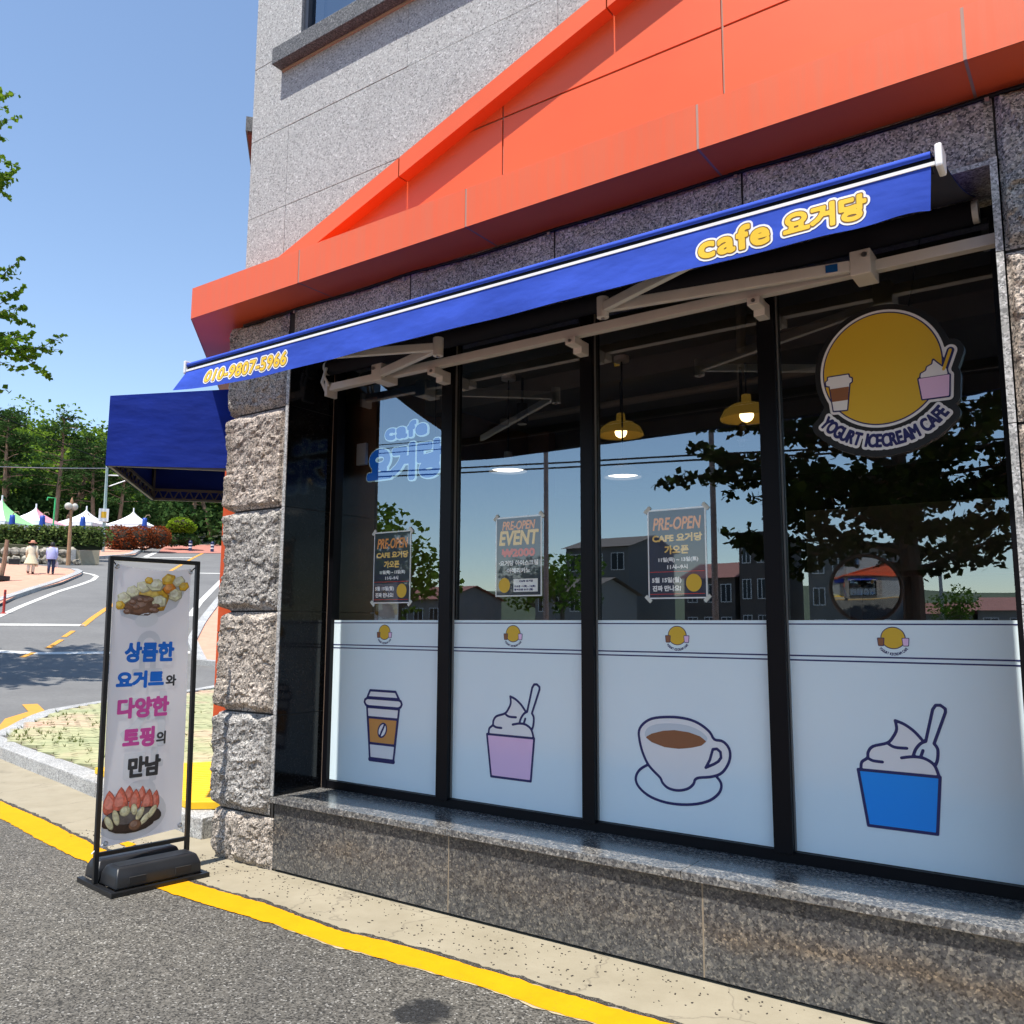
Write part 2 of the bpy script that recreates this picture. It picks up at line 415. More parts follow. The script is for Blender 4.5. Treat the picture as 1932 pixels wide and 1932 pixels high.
def leaf(name, a, b2, trans=.35):
    m = bpy.data.materials.new(name); m.use_nodes = True; nt = m.node_tree; nt.nodes.clear()
    out = N(nt, 'ShaderNodeOutputMaterial'); mx = N(nt, 'ShaderNodeMixShader'); mx.inputs[0].default_value = trans
    d = N(nt, 'ShaderNodeBsdfDiffuse'); t = N(nt, 'ShaderNodeBsdfTranslucent')
    geo = N(nt, 'ShaderNodeNewGeometry')
    c = ramp(nt, geo.outputs['Random Per Island'], [(0, a), (1, b2)])
    nt.links.new(c, d.inputs[0]); nt.links.new(c, t.inputs[0])
    nt.links.new(d.outputs[0], mx.inputs[1]); nt.links.new(t.outputs[0], mx.inputs[2]); nt.links.new(mx.outputs[0], out.inputs[0])
    return m
M_GINKGO = leaf('ginkgo_leaf', (.07, .15, .018), (.20, .31, .025), .42)
M_PINE = leaf('pine_needle', (.022, .055, .016), (.06, .105, .03), .2)
M_BROAD = leaf('broad_leaf', (.045, .105, .012), (.12, .20, .025), .35)
M_WOOD = leaf('wood_leaf', (.085, .16, .02), (.20, .29, .035), .35)
M_SHADED_LEAF = leaf('shade_darkened_leaf', (.018, .035, .006), (.045, .07, .012), .12)  # leaf colour darkened to paint in the backlit, shaded side of the mirrored tree
M_HEDGE = leaf('hedge_leaf', (.05, .09, .02), (.22, .28, .09), .3)
M_REDLEAF = leaf('red_leaf', (.13, .035, .015), (.33, .085, .03), .3)
M_LIME = leaf('lime_leaf', (.13, .22, .015), (.26, .36, .03), .35)
def bark_mat(name, a, b2):
    m, nt, b = newmat(name)
    nt.links.new(ramp(nt, noise_tex(nt, texco(nt, (6, 6, 1.2)), 3, 6, .7), [(.3, a), (.7, b2)]), b.inputs['Base Color'])
    b.inputs['Roughness'].default_value = .95; bump(nt, b, noise_tex(nt, texco(nt, (6, 6, 1.5)), 6, 5), .6, .03)
    return m
M_BARK = bark_mat('grey_bark', (.07, .055, .04), (.16, .13, .10))
M_PBARK = bark_mat('pine_bark', (.18, .10, .06), (.34, .22, .15))
M_BOULDER = speckle('boulder', [(0, (.18, .16, .13)), (.4, (.30, .27, .22)), (.8, (.40, .36, .29))], 6, .9, .5, .05, .3)

# ------------------------------------------------------------------ flat print: signed distance fields turned into meshes
def seg_dist(P, S):
    out = np.full(len(P), 1e9)
    a = S[:, :2]; d = S[:, 2:] - a; L = np.maximum((d * d).sum(1), 1e-12)
    step = max(1, 3000000 // max(1, len(S)))
    for i in range(0, len(P), step):
        p = P[i:i + step]
        t = np.clip(((p[:, None, :] - a[None]) * d[None]).sum(2) / L[None], 0, 1)
        q = a[None] + t[..., None] * d[None] - p[:, None, :]
        out[i:i + step] = np.sqrt((q * q).sum(2).min(1))
    return out
def even_odd(P, S):
    ins = np.zeros(len(P), bool); step = max(1, 3000000 // max(1, len(S)))
    x1, y1, x2, y2 = S.T
    for i in range(0, len(P), step):
        px = P[i:i + step, 0][:, None]; py = P[i:i + step, 1][:, None]
        c = ((y1 > py) != (y2 > py)) & (px < (x2 - x1) * (py - y1) / np.where(np.abs(y2 - y1) < 1e-12, 1e-12, y2 - y1) + x1)
        ins[i:i + step] = (c.sum(1) % 2).astype(bool)
    return ins
def poly_segs(pts, closed=True):
    p = np.array(pts, float); q = np.roll(p, -1, 0)
    s = np.hstack([p, q]); return s if closed else s[:-1]
def smooth_line(pts, closed=False, n=4):
    """Catmull-Rom through the points"""
    pts = [np.array(p, float) for p in pts]; m = len(pts); out = []
    rng = range(m) if closed else range(m - 1)
    for i in rng:
        p0 = pts[(i - 1) % m] if closed or i > 0 else pts[i]
        p1 = pts[i]; p2 = pts[(i + 1) % m]
        p3 = pts[(i + 2) % m] if closed or i + 2 < m else p2
        for k in range(n):
            t = k / n
            out.append(.5 * ((2 * p1) + (-p0 + p2) * t + (2 * p0 - 5 * p1 + 4 * p2 - p3) * t * t + (-p0 + 3 * p1 - 3 * p2 + p3) * t ** 3))
    if not closed: out.append(pts[-1])
    return out
class Shape:
    """filled outlines and/or strokes; sdf() is negative inside"""
    def __init__(s): s.fill = []; s.stroke = []
    def poly(s, pts): s.fill.append(poly_segs(pts)); return s
    def segs(s, S): s.fill.append(np.asarray(S)); return s
    def line(s, pts, w, closed=False): s.stroke.append((poly_segs(pts, closed), w / 2)); return s
    def circle(s, c, rx, rz=None, n=48):
        rz = rz or rx
        return s.poly([(c[0] + rx * math.cos(2 * math.pi * k / n), c[1] + rz * math.sin(2 * math.pi * k / n)) for k in range(n)])
    def bounds(s):
        a = np.vstack([f for f in s.fill] + [f for f, _ in s.stroke])
        return min(a[:, 0].min(), a[:, 2].min()), max(a[:, 0].max(), a[:, 2].max()), min(a[:, 1].min(), a[:, 3].min()), max(a[:, 1].max(), a[:, 3].max())
    def sdf(s, P):
        d = np.full(len(P), 1e9)
        for S in s.fill:
            e = seg_dist(P, S); e[even_odd(P, S)] *= -1; d = np.minimum(d, e)
        for S, w in s.stroke: d = np.minimum(d, seg_dist(P, S) - w)
        return d
def print_mesh(name, shape, grow, cell, place, mat, parent, lift=.002, thick=0.0, run=60):
    """mesh of {sdf < grow}; place(a, b, lift) puts a point of the print into the world"""
    x0, x1, z0, z1 = shape.bounds()
    wmax = max([w for _, w in shape.stroke] + [0])
    pad = grow + wmax + 2 * cell
    xs = np.arange(x0 - pad, x1 + pad + cell, cell); zs = np.arange(z0 - pad, z1 + pad + cell, cell)
    X, Z = np.meshgrid(xs, zs)
    F = (shape.sdf(np.stack([X.ravel(), Z.ravel()], 1)) - grow).reshape(X.shape)
    ins = F < 0
    full = ins[:-1, :-1] & ins[1:, :-1] & ins[:-1, 1:] & ins[1:, 1:]
    some = (ins[:-1, :-1] | ins[1:, :-1] | ins[:-1, 1:] | ins[1:, 1:]) & ~full
    mb = MB()
    def quad(pts, wall=()):
        vs = [place(a, b, lift) for a, b in pts]; mb.add(vs, [tuple(range(len(vs)))])
        if thick:
            for p, q in wall:
                mb.add([place(*p, lift), place(*q, lift), place(*q, lift - thick), place(*p, lift - thick)], [(0, 3, 2, 1)])
    for j in range(full.shape[0]):
        row = full[j]; i = 0; n = len(row)
        while i < n:
            if row[i]:
                k = i
                while k < n and row[k] and k - i < run: k += 1
                quad([(xs[i], zs[j]), (xs[k], zs[j]), (xs[k], zs[j + 1]), (xs[i], zs[j + 1])]); i = k
            else: i += 1
    js, is_ = np.nonzero(some)
    for j, i in zip(js, is_):
        cs = [(xs[i], zs[j], F[j, i]), (xs[i + 1], zs[j], F[j, i + 1]), (xs[i + 1], zs[j + 1], F[j + 1, i + 1]), (xs[i], zs[j + 1], F[j + 1, i])]
        pts = []; cross = []
        for k in range(4):
            a, b = cs[k], cs[(k + 1) % 4]
            if a[2] < 0: pts.append((a[0], a[1]))
            if (a[2] < 0) != (b[2] < 0):
                t = a[2] / (a[2] - b[2]); p = (a[0] + (b[0] - a[0]) * t, a[1] + (b[1] - a[1]) * t); pts.append(p); cross.append(p)
        if len(pts) >= 3: quad(pts, [(cross[0], cross[1])] if len(cross) == 2 else [])
    return mb.build(name, mat, parent)
TEXT_CACHE = {}
def text_segs(body, size=1.0, shear=0.0, sx=1.0, spacing=1.0):
    key = (body, size, shear, sx, spacing)
    if key not in TEXT_CACHE: TEXT_CACHE[key] = _text_segs(*key)
    return TEXT_CACHE[key]
def _text_segs(body, size=1.0, shear=0.0, sx=1.0, spacing=1.0):
    cu = bpy.data.curves.new('lettering', 'FONT'); cu.body = body; cu.size = size; cu.shear = shear; cu.space_character = spacing
    cu.resolution_u = 4
    o = bpy.data.objects.new('lettering', cu); COL.objects.link(o)
    dg = bpy.context.evaluated_depsgraph_get(); dg.update()
    me = bpy.data.meshes.new_from_object(o.evaluated_get(dg))
    bm = bmesh.new(); bm.from_mesh(me)
    bmesh.ops.remove_doubles(bm, verts=bm.verts, dist=1e-6)
    S = [(e.verts[0].co.x * sx, e.verts[0].co.y, e.verts[1].co.x * sx, e.verts[1].co.y) for e in bm.edges if len(e.link_faces) == 1]
    bm.free(); bpy.data.meshes.remove(me); bpy.data.objects.remove(o); bpy.data.curves.remove(cu)
    return np.array(S)
def fit(S, x0, x1, z0, z1, keep=False):
    """scale lettering outlines into a rectangle"""
    S = S.copy(); ax, bx = min(S[:, 0].min(), S[:, 2].min()), max(S[:, 0].max(), S[:, 2].max())
    ay, by = min(S[:, 1].min(), S[:, 3].min()), max(S[:, 1].max(), S[:, 3].max())
    kx = (x1 - x0) / (bx - ax); ky = (z1 - z0) / (by - ay)
    S[:, [0, 2]] = (S[:, [0, 2]] - ax) * kx + x0; S[:, [1, 3]] = (S[:, [1, 3]] - ay) * ky + z0
    return S
def rot_segs(S, ang, dx, dz):
    c, s_ = math.cos(ang), math.sin(ang); o = S.copy()
    for k in (0, 2):
        o[:, k] = S[:, k] * c - S[:, k + 1] * s_ + dx; o[:, k + 1] = S[:, k] * s_ + S[:, k + 1] * c + dz
    return o
def facade(y): return lambda a, b, l: (a, y - l, b)

# outlines of all the lettering, made once while the scene is still empty
for _b in ('cafe', '요거당', '요', '거', '당', '상큼한', '요거트', '와', '다양한', '토핑', '의', '만남', 'CAFE 요거당', '가오픈', '11일(목) ~ 13일(토)', '11시~9시', '5월 15일(월)', '진짜 만나요!', '₩2000', '·요거당 아이스크림', '·아메리카노', '가오픈 11(목) - 13(토)', '정식오픈 5/15 (월)'): text_segs(_b, 1)
text_segs('PRE-OPEN', 1, .22); text_segs('EVENT', 1, .15)
for _b in 'YOGURTICECREAMCAFE': text_segs(_b, 1.0, 0, .62)
text_segs('010-9807-5966', 1, .12, 1, 1.06); text_segs('cafe', 1, 0, 1, 1.12)

# ------------------------------------------------------------------ ground, road, gutter, kerbs, painted lines
def grid_sheet(x0, x1, y0, y1, step, zf):
    nx = int(round((x1 - x0) / step)); ny = int(round((y1 - y0) / step))
    vs = []; fs = []
    for j in range(ny + 1):
        for i in range(nx + 1):
            x = x0 + (x1 - x0) * i / nx; y = y0 + (y1 - y0) * j / ny
            vs.append((x, y, zf(x, y)))
    for j in range(ny):
        for i in range(nx):
            a = j * (nx + 1) + i; fs.append((a, a + 1, a + nx + 2, a + nx + 1))
    return MB().add(vs, fs)
structure('ground', grid_sheet(-900, 600, -700, 800, 25, lambda x, y: tz(x, y) - (.25 if abs(x) < 100 and abs(y) < 100 else .1)), M_SOIL)
structure('road', grid_sheet(-80, 40, -30, 60, 1, lambda x, y: tz(x, y)), M_ASPH2)
structure('street', grid_sheet(-11.5, 30, -14, .6, 1.5, lambda x, y: .004), M_ASPH)

def strip(top, bot, z, jag=.004, step=.03, terrain=False):
    """painted band between two polylines with slightly ragged edges"""
    def resample(p):
        p = [Vector((*q, 0)) for q in p]; L = [0]
        for a, b in zip(p, p[1:]): L.append(L[-1] + (b - a).length)
        return p, L
    pt, Lt = resample(top); pb, Lb = resample(bot)
    n = max(8, int(max(Lt[-1], Lb[-1]) / step))
    def at(p, L, t):
        d = t * L[-1]
        for i in range(len(p) - 1):
            if d <= L[i + 1] + 1e-9:
                k = (d - L[i]) / max(1e-9, L[i + 1] - L[i]); return p[i].lerp(p[i + 1], k)
        return p[-1]
    mb = MB(); vs = []
    for i in range(n + 1):
        t = i / n; a = at(pt, Lt, t); b = at(pb, Lb, t); d = (a - b).normalized()
        a = a + d * (jag * noise.noise(a * 9) * 2 + random.uniform(-jag, jag)); b = b + d * (jag * noise.noise(b * 8 + Vector((5, 0, 0))) * 2 + random.uniform(-jag, jag))
        zz = lambda p: (tz(p.x, p.y) if terrain else 0) + z
        vs += [(a.x, a.y, zz(a)), (b.x, b.y, zz(b))]
    return mb.add(vs, [(2 * i, 2 * i + 1, 2 * i + 3, 2 * i + 2) for i in range(n)])
YT = [(-14, .95), (-10.2, .34), (-8.13, .003), (-7.12, -.133), (-6.04, -.317), (-5.3, -.42), (-4.55, -.455), (-3.95, -.446), (-3.65, -.485), (-3.37, -.50), (-2.9, -.462), (-2.071, -.47), (-1.58, -.466), (2, -.46), (12, -.46)]
YB = [(-14, .74), (-10.2, .12), (-7.44, -.307), (-6.40, -.487), (-5.53, -.601), (-4.9, -.64), (-4.27, -.65), (-3.72, -.637), (-3.30, -.663), (-2.945, -.648), (-2.39, -.62), (-1.944, -.648), (-1.81, -.635), (2, -.63), (12, -.63)]
def wide(P, d): return [(x, y + d) for x, y in P]
# concrete gutter between the line and the building, with a ragged joint of loose grit along the line
structure('gutter', strip([(-14, 1.9), (-10.7, 1.3), (-8, .9), (-5.3, .5), (-5.1, .05), (-4.5, .04), (12, .04)], wide(YT, -.03), .0058, .006), M_CONC)
structure('yellow_road_line', strip(YT, YB, .0092, .005), M_YLINE)
M_OLDPAINT = line_paint('old_pale_paint', (.46, .39, .24))
structure('old_road_line', strip([(x, y + .03) for x, y in YB if x > -3.8], [(x, y - .007 - .004 * math.sin(x * 9)) for x, y in YB if x > -3.8], .0075, .007), M_OLDPAINT)
M_GRIT = asphalt('grit', (.04, .036, .03), (.09, .08, .065), 260)
structure('gutter_joint', strip(wide(YT, .035), wide(YT, -.004), .0078, .010), M_GRIT)
# loose grit and crumbs on the gutter: real little stones
gm = MB()
for _ in range(800):
    x = random.uniform(-6.5, .2); 
    t = random.random() ** 2.2 if x < -3.2 else random.random() ** 1.2
    y = -.03 - t * .38
    if x < -4.4 and random.random() < .5: y = random.uniform(-.35, -.05)
    s = random.uniform(.0012, .0034) * (1.7 if random.random() < .08 else 1)
    a = random.uniform(0, 3); l = s * random.uniform(.9, 1.9)
    c = Vector((x, y, 0.0065 + s * .3))
    gm.obox(c, (math.cos(a), math.sin(a), random.uniform(-.3, .3)), (-math.sin(a), math.cos(a), 0), (0, 0, 1), l, s, s * .5)
grit = gm.build('grit', plain('dark_grit', (.06, .05, .04), .95, vary=.6, vscale=60)); tag(grit, 'dark grit and crumbs scattered on the concrete gutter', 'grit', kind='stuff')

# left street: markings laid on the slope
def tline(pts, w, name, mat, lift=.012):
    mb = MB(); P = [Vector((x, y, 0)) for x, y in pts]; vs = []
    Q = []
    for a, b in zip(P, P[1:]):
        n = max(1, int((b - a).length / .8))
        Q += [a.lerp(b, k / n) for k in range(n)]
    Q.append(P[-1])
    for i, p in enumerate(Q):
        d = (Q[min(i + 1, len(Q) - 1)] - Q[max(i - 1, 0)]).normalized(); s = Vector((-d.y, d.x, 0)) * w / 2
        for q in (p + s, p - s): vs.append((q.x, q.y, tz(q.x, q.y) + lift))
    mb.add(vs, [(2 * i, 2 * i + 1, 2 * i + 3, 2 * i + 2) for i in range(len(Q) - 1)])
    return structure(name, mb, mat)
tline([(-30.6, 8.9), (-30.15, 9.74), (-29.5, 10.82), (-28.8, 11.85)], .42, 'stop_line', M_WLINE)
tline([(-26.2, 6.6), (-25.47, 7.71), (-24.7, 8.4), (-23.89, 9.79), (-22.5, 12)], .38, 'white_crossing_line', M_WLINE)
tline([(-44.1, 26.8), (-43.0, 29.5)], .4, 'white_road_line', M_WLINE)
tline([(-54.6, 29.4), (-54.4, 33.5)], .4, 'white_stop_line', M_WLINE)
tline([(-28.66, 11.7), (-30.3, 12.95), (-32.15, 14.44), (-44, 24.5), (-54.4, 33.4), (-58.8, 37.3)], .2, 'orange_centre_line', M_OLINE)
for a, b in (((-26.92, 10.2), (-27.9, 11.0)), ((-25.36, 8.95), (-26.5, 9.92)), ((-24.4, 7.8), (-24.9, 8.35))):
    tline([a, b], .15, 'orange_dash', M_OLINE)
tline([(-46.0, 20.8), (-44.8, 20.75), (-43.8, 20.45), (-42.2, 19.37), (-40.5, 17.87), (-38.04, 15.52), (-34.2, 12.27), (-32.1, 10.6), (-28, 7.3)], .22, 'white_edge_line', M_WLINE)
tline([(-29.1, 16.1), (-32.58, 18.93), (-40.7, 25.95), (-48, 32)], .25, 'white_kerb_line', M_WLINE)
tline([(-55.3, 30.2), (-59.3, 33.5), (-64.1, 39.3)], .35, 'white_side_line', M_WLINE)
tline([(-17.2, 4.6), (-15.8, 4.05), (-14.9, 3.25), (-13.6, 2.55), (-12.2, 1.9), (-10.8, 1.0)], .26, 'orange_kerb_line', M_OLINE)
# raised crossing of red blocks at the top of the street
def tpoly(name, poly, lift, mat, step=1.0):
    bm = bmesh.new(); vs = [bm.verts.new((x, y, 0)) for x, y in poly]; bm.faces.new(vs)
    xs = [p[0] for p in poly]; ys = [p[1] for p in poly]
    for ax, lo, hi in ((0, min(xs), max(xs)), (1, min(ys), max(ys))):
        k = math.ceil(lo / step) * step
        while k < hi:
            co = [0, 0, 0]; no = [0, 0, 0]; co[ax] = k; no[ax] = 1
            bmesh.ops.bisect_plane(bm, geom=list(bm.verts) + list(bm.edges) + list(bm.faces), plane_co=co, plane_no=no); k += step
    for v in bm.verts: v.co.z = tz(v.co.x, v.co.y) + lift
    bmesh.ops.recalc_face_normals(bm, faces=bm.faces)
    me = bpy.data.meshes.new(name); bm.to_mesh(me); bm.free(); me.materials.append(mat)
    if me.polygons and me.polygons[0].normal.z < 0: me.flip_normals()
    o = link(name, me); o['kind'] = 'structure'; return o
tpoly('raised_crossing', [(-58.6, 33.2), (-57.8, 39.5), (-68.5, 47), (-66, 38.5)], .03, earth('red_paving', (.34, .13, .10), (.46, .2, .15), 2))
tpoly('pavement', [(-44.3, 19.9), (-46.4, 20.75), (-47.6, 20.45), (-49.2, 20.0), (-51, 18.3), (-56, 10), (-40, 2), (-28.6, 6.6), (-34.3, 11.5), (-37.4, 13.8), (-40.7, 17.05)], .12, M_PINK)
tpoly('verge_pavement', [(-52.9, 24.3), (-54.4, 26.9), (-55.8, 29.7), (-61.0, 33.5), (-66.0, 38.0), (-68.5, 38.5), (-62, 30.2), (-57.2, 26.6)], .14, M_PINK)
tpoly('forecourt', [(-20.9, 10.9), (-24.0, 12.7), (-27.1, 15.2), (-34.4, 21.5), (-42, 28), (-38, 30), (-25, 20), (-18.5, 13)], .12, M_PINK)

def kerb_run(name, pts, w, h, side, n_len=1.0, mat=M_KERB, follow=True, parent=None):
    """a row of separate kerb stones along a polyline (outer top edge); side=+1 body lies to the left of travel"""
    P = [Vector((x, y, 0)) for x, y in pts]
    L = [0]
    for a, b in zip(P, P[1:]): L.append(L[-1] + (b - a).length)
    def at(d):
        for i in range(len(P) - 1):
            if d <= L[i + 1] + 1e-9: return P[i].lerp(P[i + 1], (d - L[i]) / max(1e-9, L[i + 1] - L[i]))
        return P[-1]
    root = tag(link(name, None), kind='structure'); ORG[root.name] = Vector((0, 0, 0))
    n = max(1, int(round(L[-1] / n_len)))
    for k in range(n):
        a = at(L[-1] * k / n); b = at(L[-1] * (k + 1) / n); d = (b - a).normalized(); s = Vector((-d.y, d.x, 0)) * side
        a = a + d * .004; b = b - d * .004
        j = random.uniform(-.004, .004)
        za = tz(a.x, a.y); zb = tz(b.x, b.y)
        a2 = a + s * w; b2 = b + s * w
        vs = [(*a.xy, za - .05), (*b.xy, zb - .05), (*b2.xy, zb - .05), (*a2.xy, za - .05),
              (*a.xy, za + h + j), (*b.xy, zb + h + j), (*b2.xy, zb + h + j), (*a2.xy, za + h + j)]
        mb = MB()
        if side < 0: vs = [vs[i] for i in (3, 2, 1, 0, 7, 6, 5, 4)]
        mb.hexa(vs); mb.build('kerb_stone', mat, root, bevel=.012)
    return root
kerb_run('kerb_near', [(-11.75, 1.40), (-10.73, 1.15), (-9.6, .94), (-8.51, .75), (-7.6, .57), (-6.0, .31), (-5.55, .22)], .22, .14, 1)
kerb_run('kerb_island', [(-16.9, 8.7), (-16.34, 7.39), (-15.62, 5.12), (-14.8, 3.79), (-13.76, 2.88), (-12.26, 1.84), (-11.85, 1.50)], .26, .14, 1, .9)
kerb_run('kerb_pavement', [(-46.4, 20.8), (-45.2, 20.45), (-44.1, 19.7), (-40.7, 16.9), (-38.8, 15.15), (-36.4, 13.05), (-34.5, 11.4), (-28.6, 6.5)], .35, .17, -1, 1.2)
kerb_run('kerb_forecourt', [(-17.6, 12.0), (-20.9, 10.75), (-24.0, 12.55), (-27.1, 15.05), (-34.4, 21.3), (-42, 27.8)], .3, .16, -1, 1.2)
kerb_run('kerb_verge', [(-52.9, 24.2), (-54.4, 26.9), (-55.9, 29.7), (-61.1, 33.6)], .4, .2, 1, 1.5)

# island paved with small green blocks
ISL = [(-11.55, 1.56), (-12.7, 2.42), (-14.2, 3.6), (-15.0, 4.75), (-15.8, 7.0), (-16.4, 8.3), (-10.4, 6.0), (-5.4, .8), (-5.5, .55), (-8.14, .94), (-10.26, 1.35)]
bed = structure('island_paving', MB().prism(ISL, -.05, .118), earth('paving_bed', (.16, .15, .10), (.24, .2, .14), 3))
def in_poly(x, y, poly):
    c = False
    for (x1, y1), (x2, y2) in zip(poly, poly[1:] + poly[:1]):
        if (y1 > y) != (y2 > y) and x < (x2 - x1) * (y - y1) / (y2 - y1) + x1: c = not c
    return c
pav = bpy.data.meshes.new('paver'); bm = bmesh.new()
bmesh.ops.create_cube(bm, size=1, matrix=Matrix.Diagonal((.212, .104, .05, 1)))
bmesh.ops.bevel(bm, geom=[e for e in bm.edges if all(v.co.z > 0 for v in e.verts)], offset=.006, segments=1, affect='EDGES')
bm.to_mesh(pav); bm.free(); pav.materials.append(M_PAVER)
spots = []
ca, sa = math.cos(R(20)), math.sin(R(20))
for j in range(-80, 120):
    for i in range(-70, 70):
        a = (i + .5 * (j % 2)) * .222; b = j * .114
        x = -10.5 + a * ca - b * sa; y = 3 + a * sa + b * ca
        if in_poly(x, y, ISL): spots.append((math.hypot(x, y + 3.76), x, y))
spots.sort()
rest = MB()
for k, (d, x, y) in enumerate(spots):
    z = .122 + random.uniform(-.004, .004) + .006 * noise.noise(Vector((x * .8, y * .8, 0)))
    if k < 290:
        o = link('paver', pav, bed); o.location = (x, y, z); o.rotation_euler = (random.uniform(-.015, .015), random.uniform(-.015, .015), R(20) + random.uniform(-.02, .02))
    else:
        u = Vector((ca, sa, 0)); v = Vector((-sa, ca, 0)); c = Vector((x, y, z))
        p = [c + u * .106 * sx + v * .052 * sy + Vector((0, 0, hz)) for hz in (-.02, .025) for sx, sy in ((-1, -1), (1, -1), (1, 1), (-1, 1))]
        rest.hexa(p)
o = rest.build('paver_rest', M_PAVER, bed); o['kind'] = 'stuff'
wm = MB()
for _ in range(260):
    x, y = random.choice([(-11.2 + random.gauss(0, .7), 1.75 + random.gauss(0, .25)), (-13.0 + random.gauss(0, 1.2), 2.75 + random.gauss(0, .9)), (random.uniform(-15, -6), random.uniform(1, 5))])
    if not in_poly(x, y, ISL): continue
    for _ in range(4):
        a = random.uniform(0, 6.3); h = random.uniform(.02, .07); l = random.uniform(.01, .05)
        wm.add([(x, y, .14), (x + .012, y + .006, .14), (x + l * math.cos(a), y + l * math.sin(a), .14 + h)], [(0, 1, 2)])
tag(wm.build('weeds', leaf('weed_leaf', (.06, .1, .015), (.16, .18, .04))), 'small weeds growing in the joints of green blocks', 'weeds', kind='stuff')

# ------------------------------------------------------------------ the cafe building
B = thing('cafe_building', 'grey granite corner building with orange gable canopy and wide shop window', 'building', (-2.4, 0, 0))
DL = Vector((-.745, .667, 0)).normalized(); NL = Vector((-DL.y, DL.x, 0)) * 1.0
NL = Vector((-.667, -.745, 0)).normalized(); A0 = Vector((-5.06, 0, 0))
def LW(al, n, z=0): p = A0 + DL * al + NL * n; return (p.x, p.y, z)
def lxy(al, n): p = LW(al, n); return (p[0], p[1])
def wall_xy(y, n):          # meeting point of the line y = const with the left wall offset by n
    # A0 + DL*t + NL*n has y = y
    t = (y - NL.y * n) / DL.y; p = A0 + DL * t + NL * n; return (p.x, p.y)

# solid upper storeys behind the stone panels
core = MB().prism([wall_xy(.10, -.10), (8, .10), (8, 9), (-11.4, 9), lxy(8.4, -.10)], 3.72, 9.4)
core.build('wall_core', M_JOINT, B)
XJ = [-5.06, -4.645, -3.50, -2.356, -1.21, -.065, 1.08, 2.22, 3.37, 4.51, 5.66, 6.8, 8.0]
ZJ = [3.90, 4.51, 5.12, 5.71, 6.32, 6.93, 7.54, 8.15, 8.76, 9.4]
WIN = (-4.55, -2.9, 5.71, 7.15)
g = .0025
for zi in range(len(ZJ) - 1):
    for xi in range(len(XJ) - 1):
        x0, x1, z0, z1 = XJ[xi], XJ[xi + 1], ZJ[zi], ZJ[zi + 1]
        parts = [(x0, x1, z0, z1)]
        if x1 > WIN[0] and x0 < WIN[1] and z1 > WIN[2] + .001 and z0 < WIN[3]:
            parts = []
            if x0 < WIN[0]: parts.append((x0, WIN[0], z0, z1))
            if x1 > WIN[1]: parts.append((WIN[1], x1, z0, z1))
            if z1 > WIN[3]: parts.append((max(x0, WIN[0]), min(x1, WIN[1]), WIN[3], z1))
        for (a, b_, c, d) in parts:
            mb = MB()
            dy = random.uniform(-.0015, .0015)
            if xi == 0 and a == XJ[0]:
                p = wall_xy(dy, 0); q = wall_xy(.098, 0)
                mb.prism([(p[0], p[1]), (b_ - .0009, dy), (b_ - .0009, .098), (q[0], q[1])], c + g, d - g)
            else: mb.box(a + .0009, b_ - .0009, dy, .098, c + g, d - g)
            mb.build('wall_panel', M_WALL, B)
for zi in range(len(ZJ) - 1):
    for k in range(7):
        a, b_ = .003 + k * 1.15, .003 + (k + 1) * 1.15 - .005
        MB().prism([lxy(a, 0), lxy(a, -.098), lxy(b_, -.098), lxy(b_, 0)][::-1], ZJ[zi] + g, ZJ[zi + 1] - g).build('wall_panel', M_WALL, B)
# upper window with stone sill
uw = MB(); x0, x1, z0, z1 = WIN
for a in ((x0, x0 + .045), (x1 - .045, x1), ((x0 + x1) / 2 - .03, (x0 + x1) / 2 + .03)): uw.box(a[0], a[1], .02, .085, z0, z1)
uw.box(x0 + .045, x1 - .045, .02, .085, z0, z0 + .05); uw.box(x0 + .045, x1 - .045, .02, .085, z1 - .05, z1)
W = uw.build('upper_window', M_FRAME_BLUE, B, bevel=.004)
for a, b_ in ((x0 + .045, (x0 + x1) / 2 - .03), ((x0 + x1) / 2 + .03, x1 - .045)):
    MB().add([(a, .055, z0 + .05), (b_, .055, z0 + .05), (b_, .055, z1 - .05), (a, .055, z1 - .05)], [(0, 1, 2, 3)]).build('pane', M_GLASS, W)
MB().box(x0 + .07, x0 + .16, .066, .07, z0 + .05, z1 - .05).box(x0 + .05, x1 - .05, .092, .096, z0 + .03, z1 - .03).build('curtain', plain('curtain', (.10, .10, .105), .9), W)
MB().box(-4.748, -2.75, -.094, .05, 5.583, 5.708).build('window_sill', M_USILL, B, bevel=.004)
M_CAULK = plain('caulk', (.42, .30, .22), .8)
MB().box(-4.735, -2.76, -.012, -.001, 5.566, 5.583).build('sealant', M_CAULK, B)
# sill of the first window on the side wall
MB().prism([lxy(.62, 0), lxy(.62, .11), lxy(2.4, .11), lxy(2.4, 0)], 5.583, 5.708).build('window_sill', M_USILL, B)
MB().prism([lxy(.64, 0), lxy(.64, .095), lxy(2.38, .095), lxy(2.38, 0)], 5.56, 5.583).build('sealant', plain('rust_red', (.2, .05, .03), .8), B)
for a in ((.7, .76), (2.25, 2.31)): MB().prism([lxy(a[0], 0), lxy(a[0], .012), lxy(a[1], .012), lxy(a[1], 0)], 5.708, 7.1).build('window_jamb', M_FRAME_BLUE, B)

